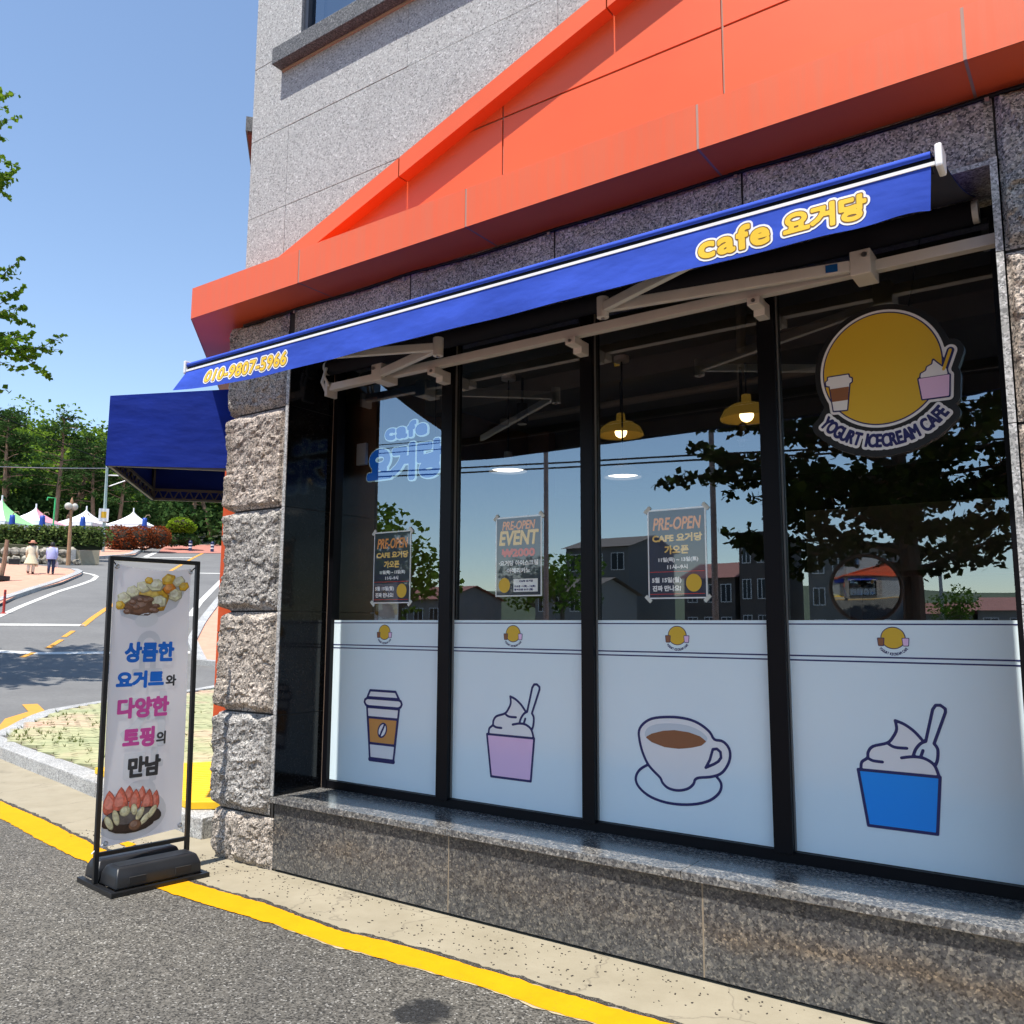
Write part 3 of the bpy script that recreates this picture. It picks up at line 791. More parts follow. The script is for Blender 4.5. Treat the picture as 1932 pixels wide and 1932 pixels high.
# ---- orange canopy
M_PJOINT = plain('panel_sealant', (.40, .24, .19), .7)
Y0, ZB, ZT, NC = -.287, 3.715, 3.937, .355
cor = wall_xy(Y0, NC)
def off(d): return [wall_xy(Y0 + d, NC - d)]
can = MB()
can.prism([wall_xy(Y0 + .0022, NC - .0022), (7.98, Y0 + .0022), (7.98, .02), wall_xy(.02, -.02), lxy(7.9, -.02), lxy(7.9, NC - .0022)], ZB + .0015, ZT - .001)
CAN = can.build('canopy', M_PJOINT, B)
CX = [cor[0], -4.134, -2.775, -1.424, -.333, .95, 2.3, 3.65, 5.0, 6.35, 7.99]
for i in range(len(CX) - 1):
    a, b_ = CX[i] + (.0 if i == 0 else .006), CX[i + 1] - .006
    MB().box(a, b_, Y0, Y0 + .0018, ZB - .002, ZT + .002).build('fascia_panel', M_ORANGE_D, CAN)
    in0 = wall_xy(.0, 0)[0] if i == 0 else a
    s0 = wall_xy(Y0 + .006, NC - .006)[0] if i == 0 else a
    mb = MB(); mb.add([(s0, Y0 + .006, ZB - .001), (b_, Y0 + .006, ZB - .001), (b_, .0, ZB - .001), (in0, .0, ZB - .001)], [(3, 2, 1, 0)])
    mb.build('soffit_panel', M_ORANGE, CAN)
    mb = MB(); mb.add([(s0, Y0 + .0, ZT + .002), (b_, Y0 + .0, ZT + .002), (b_, .0, ZT + .03), (in0, .0, ZT + .03)], [(0, 1, 2, 3)])
    mb.build('top_panel', M_ORANGE_D, CAN)
for i in range(6):
    a0 = (Vector((*cor, 0)) - A0).dot(DL) if i == 0 else i * 1.33 - .03; b0 = (i + 1) * 1.33 - .042
    MB().prism([lxy(a0, NC - .0018), lxy(a0, NC), lxy(b0, NC), lxy(b0, NC - .0018)], ZB - .002, ZT + .002).build('fascia_panel', M_ORANGE_D, CAN)
    s0 = a0 + .02 if i else (Vector((*wall_xy(Y0 + .006, NC - .006), 0)) - A0).dot(DL)
    i0 = a0 + .02 if i else 0
    mb = MB(); mb.add([(*lxy(s0, NC - .006), ZB - .001), (*lxy(b0, NC - .006), ZB - .001), (*lxy(b0, 0), ZB - .001), (*lxy(i0, 0), ZB - .001)], [(0, 1, 2, 3)]); mb.build('soffit_panel', M_ORANGE, CAN)
    mb = MB(); mb.add([(*lxy(s0, NC), ZT + .002), (*lxy(b0, NC), ZT + .002), (*lxy(b0, 0), ZT + .03), (*lxy(i0, 0), ZT + .03)], [(3, 2, 1, 0)]); mb.build('top_panel', M_ORANGE_D, CAN)

# ---- orange gable: recessed panels and a raking frame
AP = 1.25
def rake(x): return 4.339 + .332 * ((x if x < AP else 2 * AP - x) + 3.367)
def clip(poly, f):
    out = []
    for (p, q) in zip(poly, poly[1:] + poly[:1]):
        fp, fq = f(p), f(q)
        if fp >= 0: out.append(p)
        if (fp >= 0) != (fq >= 0):
            t = fp / (fp - fq); out.append((p[0] + (q[0] - p[0]) * t, p[1] + (q[1] - p[1]) * t))
    return out
XL, XR = -4.62, 2 * AP + 4.62
GA = MB().add([(XL, -.004, ZT), (XR, -.004, ZT), (AP, -.004, rake(AP))], [(0, 1, 2)]).build('gable', M_PJOINT, B)
GX = [XL - .1, -2.724, -1.394, -.065, 1.264, 2.6, 3.92, 5.25, XR + .1]; GZ = [3.90, 4.477, 5.03, 5.58, 6.2]
for i in range(len(GX) - 1):
    for j in range(len(GZ) - 1):
        a, b_, c, d = GX[i] + .006, GX[i + 1] - .006, GZ[j] + .006, GZ[j + 1] - .006
        p = clip(clip([(a, c), (b_, c), (b_, d), (a, d)], lambda q: 4.339 + .332 * (q[0] + 3.367) + .01 - q[1]), lambda q: 4.339 + .332 * (2 * AP - q[0] + 3.367) + .01 - q[1])
        if len(p) > 2:
            mb = MB(); n = len(p)
            mb.add([(x, -.016, z) for x, z in p] + [(x, -.005, z) for x, z in p], [tuple(range(n))] + [(k, n + k, n + (k + 1) % n, (k + 1) % n) for k in range(n)])
            mb.build('gable_panel', M_ORANGE, GA)
fx = [-4.97, -3.46, -1.99, -.5, AP]
for sgn in (1, -1):
    for a, b_ in zip(fx, fx[1:]):
        a2, b2 = (a + .004, b_ - .004)
        def pt(x, z, y): return (x if sgn > 0 else 2 * AP - x, y, z)
        za0, za1 = rake(a2), rake(b2); t0, t1 = .126, .126
        zlo = [max(ZT + .0, za0), max(ZT, za1)]
        ps = [pt(a2, zlo[0], -.1), pt(b2, zlo[1], -.1), pt(b2, zlo[1], .0), pt(a2, zlo[0], .0), pt(a2, max(za0 + t0, ZT + .02), -.1), pt(b2, za1 + t1, -.1), pt(b2, za1 + t1, .0), pt(a2, max(za0 + t0, ZT + .02), .0)]
        if sgn < 0: ps = [ps[k] for k in (1, 0, 3, 2, 5, 4, 7, 6)]
        if a == fx[0]:
            # tapering foot of the rake where it lands on the canopy
            xm = -3.367 + (ZT - 4.339) / .332
            mb = MB(); f1 = [(a2, ZT), (xm, ZT), (b2, za1), (b2, za1 + t1)]
            n = 4; F = [pt(x, z, -.1) for x, z in f1] + [pt(x, z, 0) for x, z in f1]
            fs = [(0, 1, 2, 3), (7, 6, 5, 4)] + [(k, n + k, n + (k + 1) % n, (k + 1) % n) for k in range(n)]
            if sgn < 0: fs = [tuple(reversed(q)) for q in fs]
            mb.add(F, fs).build('gable_frame', M_ORANGE, GA)
        else: MB().hexa(ps).build('gable_frame', M_ORANGE, GA)

# ---- rock-faced stones
def rock(name, parent, path, z0, z1, bulge, seed, res=.0115, corner_w=.06, rough=1.0, mz=.05):
    """path: list of (x, y) walked so that the outside is on the right-hand side"""
    P = [Vector((*p, 0)) for p in path]; L = [0]
    for a, b in zip(P, P[1:]): L.append(L[-1] + (b - a).length)
    n = int(L[-1] / res); m = int((z1 - z0) / res)
    nor = [Vector(((b - a).y, -(b - a).x, 0)).normalized() for a, b in zip(P, P[1:])]
    vs = []; so = Vector((seed * 3.7, seed * 1.9, seed * 5.3))
    for j in range(m + 1):
        z = z0 + (z1 - z0) * j / m
        for i in range(n + 1):
            d = L[-1] * i / n
            k = max(q for q in range(len(nor)) if L[q] <= d + 1e-9) if d < L[-1] else len(nor) - 1
            p = P[k].lerp(P[k + 1], (d - L[k]) / (L[k + 1] - L[k])); nn = nor[k]
            for c in range(1, len(P) - 1):
                e = d - L[c]
                if abs(e) < corner_w: nn = nor[c - 1].lerp(nor[c], .5 + .5 * e / corner_w).normalized()
            v = p + Vector((0, 0, z)) + so
            wob = .025 * noise.noise(v * 9)
            ez = min(z - z0, z1 - z) + wob; ex = min(d, L[-1] - d) * 1.6 + wob
            t = max(0, min(1, min(ez / mz, ex / .05))); t = t * t * (3 - 2 * t)
            big = noise.noise(v * 3.3); mid = noise.noise(v * 11); fin = noise.noise(v * 31)
            p0 = noise.voronoi(v * 8.5)[1][0]; f1 = (v * 8.5 - p0).dot(noise.noise_vector(p0 * 5.3 + Vector((3.1, 7.7, 1.3))))
            p1 = noise.voronoi(v * 27)[1][0]; f2 = (v * 27 - p1).dot(noise.noise_vector(p1 * 4.1 + Vector((1.7, 2.9, 8.3))))
            h = t * ((bulge * (2.3 if k == 0 and len(nor) > 1 else 1)) * (1 + .55 * big) + rough * (.008 * mid + .004 * fin + .030 * f1 + .016 * f2)) - .004 * (1 - t) + .003 * fin
            edge = min(j, m - j) == 0
            q = p + nn * (h if not edge else -.006)
            zz = z + (0 if edge else (.012 * noise.noise(v * 14 + Vector((9, 9, 9))) * t))
            vs.append((q.x, q.y, zz))
    fs = []
    for j in range(m):
        for i in range(n):
            a = j * (n + 1) + i; fs.append((a, a + 1, a + n + 2, a + n + 1))
    return MB().add(vs, fs).build(name, M_ROCK, parent)
ZC = [0.0, .33, .97, 1.64, 2.335, 3.03, 3.712]
cpl = MB().prism([wall_xy(.012, -.012), (-4.53, .012), (-4.53, .40), lxy(.6, -.4), lxy(.28, -.012)], 0, 3.715).build('corner_pillar', M_JOINT, B)
for k in range(6):
    rock('stone_block', cpl, [lxy(.26, 0), (A0.x, A0.y), (-4.55 if k else -4.508, 0)], ZC[k] + .006, ZC[k + 1] - .006, .028 if k else .018, k + 1)
rpl = MB().box(-.265, .62, .012, .6, 0, 3.715).build('side_pillar', M_JOINT, B)
for k in range(6):
    rock('stone_block', rpl, [(-.268, 0), (.62, 0)], ZC[k] + .006, ZC[k + 1] - .006, .028, k + 21)
lin = MB().box(-4.53, -.265, .012, .5, 3.43, 3.715).build('lintel', M_JOINT, B)
LJ = [-4.50, -3.436, -2.383, -1.326, -.272]
for k in range(4): rock('stone_block', lin, [(LJ[k] + .005, 0), (LJ[k + 1] - .005, 0)], 3.43, 3.712, .012, k + 41, .016, rough=.6, mz=.03)
# rest of the ground floor, right of the bay and along the side street
MB().box(.625, 8, .0, .5, 0, 3.714).build('ground_floor_wall', M_WALL, B)
MB().prism([lxy(.30, -.02), lxy(.30, -.3), lxy(8, -.3), lxy(8, -.02)][::-1], 0, 3.714).build('side_wall', M_WALL, B)
pil = MB().prism([lxy(.29, -.02), lxy(.29, .10), lxy(.515, .10), lxy(.515, -.02)], .80, 2.69).build('orange_pilaster', M_JOINT, B)
MB().prism([lxy(.29, -.02), lxy(.29, .10), lxy(.515, .10), lxy(.515, -.02)], 3.36, 3.714).build('orange_head', M_ORANGE, B)
MB().prism([lxy(.30, -.02), lxy(.30, .02), lxy(.51, .02), lxy(.51, -.02)], 0, .80).build('pilaster_base', M_ROCK, B)
for a, b_ in ((.80, 1.49), (1.50, 2.68)):
    MB().prism([lxy(.288, .0), lxy(.288, .103), lxy(.517, .103), lxy(.517, .0)], a, b_).build('orange_panel', M_ORANGE, pil)

# ---- plinth and sill
pli = MB().box(-4.505, -.27, .028, .5, 0, .42).build('plinth', M_JOINT, B)
for a, b_ in ((-4.503, -3.070), (-3.062, -1.613), (-1.605, -.272)):
    MB().box(a, b_, .0, .03, .022, .418).build('granite_slab', M_BASE, pli)
M_GROUT = plain('brown_grout', (.26, .21, .15), .9)
for x in (-3.066, -1.609): MB().box(x - .0042, x + .0042, .0012, .03, .022, .42).build('grout', M_GROUT, pli)
for a, b_ in ((-4.52, -3.07), (-3.068, -1.70), (-1.698, -.275)):
    MB().box(a, b_, -.028, .40, .424, .462).build('sill_slab', M_SILL, pli, bevel=.003)
MB().box(-4.515, -.275, -.0, .03, .418, .424).build('grout', M_GROUT, pli)

# ---- reveal: thin polished slabs returning to the window
rev = MB().box(-4.545, -4.506, .02, .44, .462, 3.43).build('reveal', M_JOINT, B)
for k in range(1, 6):
    z0, z1 = max(ZC[k], .463) + .002, min(ZC[k + 1], 3.43) - .002
    MB().box(-4.531, -4.500, -.012, .40, z0, z1).build('granite_slab', [M_REVEAL], rev)
    MB().box(-4.530, -4.5005, -.018, -.0122, z0, z1).build('slab_edge', M_SLABEDGE, rev)
    MB().box(-.300, -.272, -.012, .40, z0, z1).build('granite_slab', M_REVEAL, rev)
    MB().box(-.2995, -.273, -.018, -.0122, z0, z1).build('slab_edge', M_SLABEDGE, rev)
MB().box(-4.50, -.30, .0, .40, 3.41, 3.43).build('granite_slab', M_SLABEDGE, rev)
MB().box(-4.5, -.30, .398, .402, .462, .466).build('sealant', M_CAULK, rev)
MB().box(-4.4995, -4.494, .385, .40, .463, 3.4).build('sealant', M_CAULK, rev)

# ---- shop window frame, mullions, panes
GY = .42
fr = MB()
fr.box(-4.4945, -4.452, .385, .46, .463, 3.41); fr.box(-.352, -.3005, .385, .46, .463, 3.41)
fr.box(-4.452, -.352, .39, .46, .463, .515); fr.box(-4.452, -.352, .39, .46, 3.36, 3.41)
SW = fr.build('shop_window', M_BLACK, B)
MULL = [(-3.479, -3.389), (-2.446, -2.368), (-1.406, -1.316)]
for a, b_ in MULL:
    MB().box(a, b_, .37, .47, .505, 3.365).build('mullion', M_BLACK, SW, bevel=.003)
    MB().box(b_ + .0005, b_ + .006, .40, .414, .52, 3.36).build('gasket', plain('grey_gasket', (.16, .16, .16), .5, vary=0), SW)
EDG = [-4.452, -3.479, -3.389, -2.446, -2.368, -1.406, -1.316, -.352]
for k in range(4):
    MB().add([(EDG[2 * k], GY, .515), (EDG[2 * k + 1], GY, .515), (EDG[2 * k + 1], GY, 3.36), (EDG[2 * k], GY, 3.36)], [(0, 1, 2, 3)]).build('pane', M_GLASS, SW)

# ------------------------------------------------------------------ printed window film, one sheet per pane
FY = .414
PL = facade(FY)
EMB = [-3.973, -2.936, -1.892, -.844]
CUP = dict(lid=[(-4.089, 1.124), (-3.862, 1.124), (-3.83, 1.078), (-4.113, 1.078)],
           rim=[(-4.134, 1.062), (-4.138, 1.045), (-4.124, 1.027), (-4.104, 1.02), (-3.835, 1.02), (-3.814, 1.03), (-3.805, 1.047), (-3.814, 1.066), (-3.834, 1.073), (-4.113, 1.073)],
           body=[(-4.114, 1.016), (-3.828, 1.016), (-3.868, .684), (-4.076, .684)], sleeve=[(-4.103, .95), (-3.839, .95), (-3.859, .785), (-4.085, .785)])
ICE = dict(cup=[(-1.021, .914), (-.684, .914), (-.707, .674), (-.988, .674)],
           mound=[(-1.008, .916), (-1.007, .935), (-1.001, .951), (-.978, .969), (-.974, .994), (-.952, 1.021), (-.891, 1.041), (-.866, 1.068), (-.849, 1.103), (-.853, 1.141)],
           tip=[(-.853, 1.141), (-.816, 1.127), (-.777, 1.099), (-.742, 1.059)], l2=[(-.978, .969), (-.955, .958), (-.915, .956)], l3=[(-.891, 1.041), (-.862, 1.025), (-.811, 1.024)],
           right=[(-.835, .981), (-.788, .99), (-.743, .987), (-.705, .963), (-.688, .917)],
           spoonL=[(-.788, .99), (-.775, 1.023), (-.754, 1.049), (-.733, 1.06)], handle=[(-.733, 1.06), (-.698, 1.198), (-.685, 1.217), (-.666, 1.218), (-.648, 1.204), (-.648, 1.189), (-.7, 1.053)],
           spoonR=[(-.7, 1.053), (-.687, 1.03), (-.69, .988), (-.699, .964)], notch=[(-.757, .991), (-.746, 1.02)])
COF = dict(cup=[(-1.703, .993), (-1.725, 1.026), (-1.769, 1.058), (-1.822, 1.079), (-1.892, 1.088), (-1.972, 1.085), (-2.045, 1.072), (-2.094, 1.043), (-2.12, 1.005), (-2.117, .954), (-2.101, .897), (-2.073, .842), (-2.041, .809), (-2.002, .777), (-1.99, .754), (-1.963, .732), (-1.924, .724), (-1.885, .727), (-1.846, .741), (-1.819, .765), (-1.81, .787), (-1.787, .799), (-1.731, .808), (-1.678, .827), (-1.645, .861), (-1.625, .904), (-1.624, .945), (-1.641, .974), (-1.666, .989)],
           handle=[(-1.752, .851), (-1.729, .891), (-1.712, .944), (-1.69, .948), (-1.672, .934), (-1.67, .907), (-1.684, .888), (-1.707, .873)],
           inner=[(-2.087, .993), (-2.07, 1.023), (-2.021, 1.045), (-1.94, 1.055), (-1.854, 1.052), (-1.785, 1.033), (-1.744, 1.004), (-1.741, .987), (-1.764, .961), (-1.826, .942), (-1.896, .93), (-1.975, .933), (-2.047, .952), (-2.079, .972)],
           coffee=[(-2.083, .975), (-2.046, .996), (-1.981, 1.015), (-1.917, 1.023), (-1.839, 1.018), (-1.778, 1.002), (-1.745, .98), (-1.772, .957), (-1.826, .942), (-1.896, .931), (-1.975, .933), (-2.047, .952)],
           saucer=[(-2.073, .835), (-2.115, .809), (-2.14, .774), (-2.139, .738), (-2.108, .702), (-2.052, .673), (-1.972, .657), (-1.886, .657), (-1.802, .67), (-1.734, .695), (-1.689, .731), (-1.673, .763), (-1.676, .79), (-1.697, .814)])
def ice(parent, dx, fill):
    sh = lambda p: [(x + dx, z) for x, z in p]
    print_mesh('cup_print', Shape().poly(sh(ICE['cup'])), 0, .008, PL, fill, parent, .0012)
    print_mesh('cream_print', Shape().poly(sh(ICE['mound'] + ICE['tip'] + ICE['right'][1:])), 0, .008, PL, M_CREAM_PR, parent, .0009)
    s = Shape().line(sh(ICE['cup']), .013, True)
    for k in ('mound', 'tip', 'l2', 'l3', 'right', 'spoonL', 'spoonR', 'notch'): s.line(smooth_line(sh(ICE[k])), .013)
    s.line(sh(ICE['handle']), .013)
    print_mesh('drawing', s, 0, .0035, PL, M_NAVY, parent, .0020)
LOGO_TEXT = [text_segs(ch, 1.0, 0, .62) if ch != ' ' else None for ch in 'YOGURT ICECREAM CAFE']
def arc_text(cx, cz, r, a0, a1, h):
    """letters standing on the outside of an arc under the disc, tops towards its centre"""
    S = []; n = len(LOGO_TEXT)
    wid = [(s[:, [0, 2]].max() - s[:, [0, 2]].min()) + .16 if s is not None else .30 for s in LOGO_TEXT]
    tot = sum(wid); acc = 0
    for s, w in zip(LOGO_TEXT, wid):
        if s is not None:
            a = a0 + (a1 - a0) * (acc + w / 2) / tot
            k = h / .72; t = s * k; mx = (t[:, [0, 2]].max() + t[:, [0, 2]].min()) / 2; t = t.copy(); t[:, [0, 2]] -= mx
            S.append(rot_segs(t, a + math.pi / 2, cx + r * math.cos(a), cz + r * math.sin(a)))
        acc += w
    return S
def arc_shape(*a):
    s = Shape()
    for t in arc_text(*a): s.segs(t)
    return s
for k in range(4):
    x0, x1 = EDG[2 * k] + .002, EDG[2 * k + 1] - .001
    fl = MB().box(x0, x1, FY, GY - .0008, .518, 1.584).build('window_film', M_FILM, B)
    for z, w in ((1.566, .006), (1.417, .007), (1.396, .007)):
        MB().add([(x0, FY - .001, z - w / 2), (x1, FY - .001, z - w / 2), (x1, FY - .001, z + w / 2), (x0, FY - .001, z + w / 2)], [(0, 1, 2, 3)]).build('stripe', M_NAVY, fl)
    # round yellow house mark with two cups and a curved line of lettering
    ex, ez = EMB[k], 1.505
    em = print_mesh('emblem', Shape().circle((ex, ez), .050, .047), .003, .004, PL, M_NAVY, fl, .0010)
    print_mesh('emblem_disc', Shape().circle((ex, ez), .050, .047), -.001, .004, PL, M_LOGO_Y, em, .0016)
    for sx, mt in ((-.052, M_COFFEE), (.052, M_LILAC)):
        c_ = Shape().poly([(ex + sx - .013, ez - .002), (ex + sx + .013, ez - .002), (ex + sx + .010, ez - .034), (ex + sx - .010, ez - .034)])
        print_mesh('emblem_cup_line', c_, .003, .003, PL, M_NAVY, em, .0022); print_mesh('emblem_cup', c_, 0, .003, PL, mt, em, .0028)
    print_mesh('emblem_lettering', arc_shape(ex, ez, .078, R(218), R(322), .012), .0006, .0016, PL, M_NAVY, em, .0010)
    if k == 0:
        print_mesh('cup_print', Shape().poly(CUP['sleeve']), 0, .008, PL, M_TAN, fl, .0012)
        for nm in ('lid', 'rim', 'body'): print_mesh('cup_print', Shape().poly(CUP[nm]), 0, .008, PL, M_CREAM_PR, fl, .0008)
        s = Shape()
        for nm in CUP: s.line(CUP[nm], .0155, True)
        s.line(CUP['body'][2:], .028)
        bean = [(-3.971 + .034 * math.cos(t) * math.cos(-.5) - .047 * math.sin(t) * math.sin(-.5), .874 + .034 * math.cos(t) * math.sin(-.5) + .047 * math.sin(t) * math.cos(-.5)) for t in np.linspace(0, 6.28, 24)[:-1]]
        print_mesh('bean_print', Shape().poly(bean), 0, .004, PL, M_CREAM_PR, fl, .0016)
        s.line(bean, .010, True); s.line([(-3.990, .838), (-3.975, .868), (-3.966, .882), (-3.952, .91)], .014)
        print_mesh('drawing', s, 0, .0035, PL, M_NAVY, fl, .0022)
    elif k == 1: ice(fl, -2.101, M_LILAC)
    elif k == 3: ice(fl, 0, M_SKYBLUE)
    else:
        print_mesh('cup_print', Shape().poly(smooth_line(COF['cup'], True, 3)), 0, .008, PL, M_CREAM_PR, fl, .0008)
        print_mesh('cup_print', Shape().poly(smooth_line(COF['inner'], True, 3)), 0, .008, PL, M_PALE, fl, .0013)
        print_mesh('coffee_print', Shape().poly(COF['coffee']), 0, .006, PL, M_COFFEE, fl, .0017)
        s = Shape().line(smooth_line(COF['cup'], True, 3), .0135, True).line(COF['handle'], .0135, True).line(smooth_line(COF['saucer'], False, 3), .0135)
        print_mesh('drawing', s, 0, .0035, PL, M_NAVY, fl, .0022)

# ------------------------------------------------------------------ interior
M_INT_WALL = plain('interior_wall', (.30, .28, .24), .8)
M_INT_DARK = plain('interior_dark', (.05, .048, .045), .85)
M_INT_WOOD = plain('interior_wood', (.20, .10, .045), .6, vary=.3, vscale=3)
M_INT_CEIL = plain('interior_ceiling', (.16, .16, .155), .9)
MB().box(-4.5, .6, .5, 7.0, -.0, .05).build('interior_floor', plain('floor_tile', (.20, .19, .17), .5), B)
ceil = MB().prism([wall_xy(.5, -.32), (.62, .5), (.62, 7.0), (-7.5, 7.0), (-7.5, 3.0)], 3.46, 3.71).build('interior_ceiling', M_INT_CEIL, B)
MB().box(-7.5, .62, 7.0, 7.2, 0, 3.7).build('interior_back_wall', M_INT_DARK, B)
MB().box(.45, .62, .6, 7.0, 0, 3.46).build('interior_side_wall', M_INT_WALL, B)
MB().box(-4.9, -4.72, .5, 3.2, 0, 3.46).build('interior_wood_wall', M_INT_WOOD, B)
MB().box(-4.9, -4.48, 3.2, 3.32, 0, 3.46).box(-4.72, -4.30, .62, .66, 0, 3.2).build('interior_wood_panel', M_INT_WOOD, B)
for y in (1.6, 3.4, 5.2): MB().box(-4.7, .45, y, y + .12, 3.32, 3.46).build('ceiling_beam', M_INT_CEIL, B)
MB().tube([(-4.4, 2.3, 3.36), (-1.0, 2.3, 3.36)], .03).tube([(-1.6, .7, 3.38), (-3.0, 4.5, 3.38)], .03).build('ceiling_pipe', M_INT_WALL, B)
MB().box(-2.6, .45, 5.2, 6.2, 2.1, 2.75).box(-2.6, -2.2, 5.2, 5.7, 0, 2.1).build('bulkhead', M_INT_WALL, B)
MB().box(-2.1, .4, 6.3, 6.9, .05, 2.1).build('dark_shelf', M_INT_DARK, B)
ctr = thing('service_counter', 'dark wooden serving counter deep inside the shop', 'counter', (-2.2, 4.2, .05))
MB().box(-3.4, -.6, 3.9, 4.5, .05, 1.08).build('counter_front', M_INT_WOOD, ctr); MB().box(-3.45, -.55, 3.85, 4.55, 1.08, 1.12).build('counter_top', plain('counter_stone', (.5, .5, .48), .3), ctr)
M_BULB = plain('lamp_bulb', (1.0, .72, .34), .4, vary=0, emit=3.2)
M_WHITEGLOW = plain('white_lamp_glow', (1.0, .9, .75), .4, vary=0, emit=2.2)
M_BRASS = plain('amber_glass_shade', (.50, .30, .05), .2, .6, emit=.12, vary=0)
M_SHADE_W = plain('white_shade', (.30, .30, .30), .5, vary=0)
def pendant(label, x, y, z, r, kind):
    t = thing('pendant_lamp', label, 'lamp', (x, y, z))
    MB().tube([(x, y, z + r * .9), (x, y, 3.46)], .006, 6).build('cord', M_BLACK, t)
    MB().lathe([(.0, 0), (.055, 0), (.055, -.035), (0, -.035)], (x, y, 3.46), 16).build('ceiling_cap', M_WHITE_PL if kind else M_BRASS, t, smooth=False)
    prof = [(.03, .62 * r + .06), (.035, .62 * r), (.55 * r, .56 * r), (.85 * r, .36 * r), (r, .05 * r), (r, 0), (.97 * r, .04 * r), (.8 * r, .33 * r), (.5 * r, .52 * r), (.02, .57 * r)]
    MB().lathe(prof, (x, y, z), 28).build('lamp_shade', M_SHADE_W if kind else M_BRASS, t, smooth=True)
    b = MB().lathe([(.27 * r * math.cos(a), .27 * r * math.sin(a) + .16 * r) for a in np.linspace(-1.5, 1.5, 9)], (x, y, z), 18) if not kind else MB().lathe([(.001, .02), (.80 * r, .02), (.80 * r, .035), (.001, .035)], (x, y, z), 24)
    b.build('bulb', M_WHITEGLOW if kind else M_BULB, t, smooth=True)
pendant('amber dome pendant lamp glowing just left of the fourth pane', -1.95, 1.72, 2.93, .175, 0)
pendant('amber dome pendant lamp half hidden by the middle mullion', -2.86, 1.65, 2.92, .165, 0)
pendant('white dome pendant lamp hanging low behind the second pane', -3.72, 1.45, 2.71, .15, 1)
pendant('white dome pendant lamp hanging low behind the third pane', -2.78, 1.52, 2.585, .135, 1)
def spot(label, x, y, z):
    t = thing('ceiling_spot', label, 'spotlight', (x, y, z))
    MB().lathe([(.0, .16), (.045, .16), (.045, 0), (.038, 0), (.038, .02), (0, .02)], (x, y, z), 16).build('housing', M_BLACK, t)
    MB().lathe([(.0, .018), (.036, .018)], (x, y, z), 16).build('lens', M_WHITEGLOW, t)
    MB().tube([(x, y, z + .16), (x, y, 3.46)], .01, 6).build('stem', M_BLACK, t)
spot('small round ceiling spotlight glowing in the second pane', -3.66, 1.55, 3.09)
spot('small ceiling spotlight glowing beside the mullion of the fourth pane', -2.05, 1.9, 2.83)
spot('small ceiling spotlight near the right amber lamp', -2.0, 2.3, 3.03)
sw = thing('wall_box', 'small white electrical box on the brown wall behind first pane', 'box', (-4.42, .6, 2.78))
MB().box(-4.46, -4.37, .585, .615, 2.70, 2.86).build('cover', M_WHITE_PL, sw, bevel=.004)
pn = thing('notice_sheet', 'white paper notice leaning low behind the first poster', 'paper', (-4.0, .55, 1.6))
MB().box(-4.16, -3.98, .545, .548, 1.45, 1.70).build('sheet', M_POSTER_W, pn)

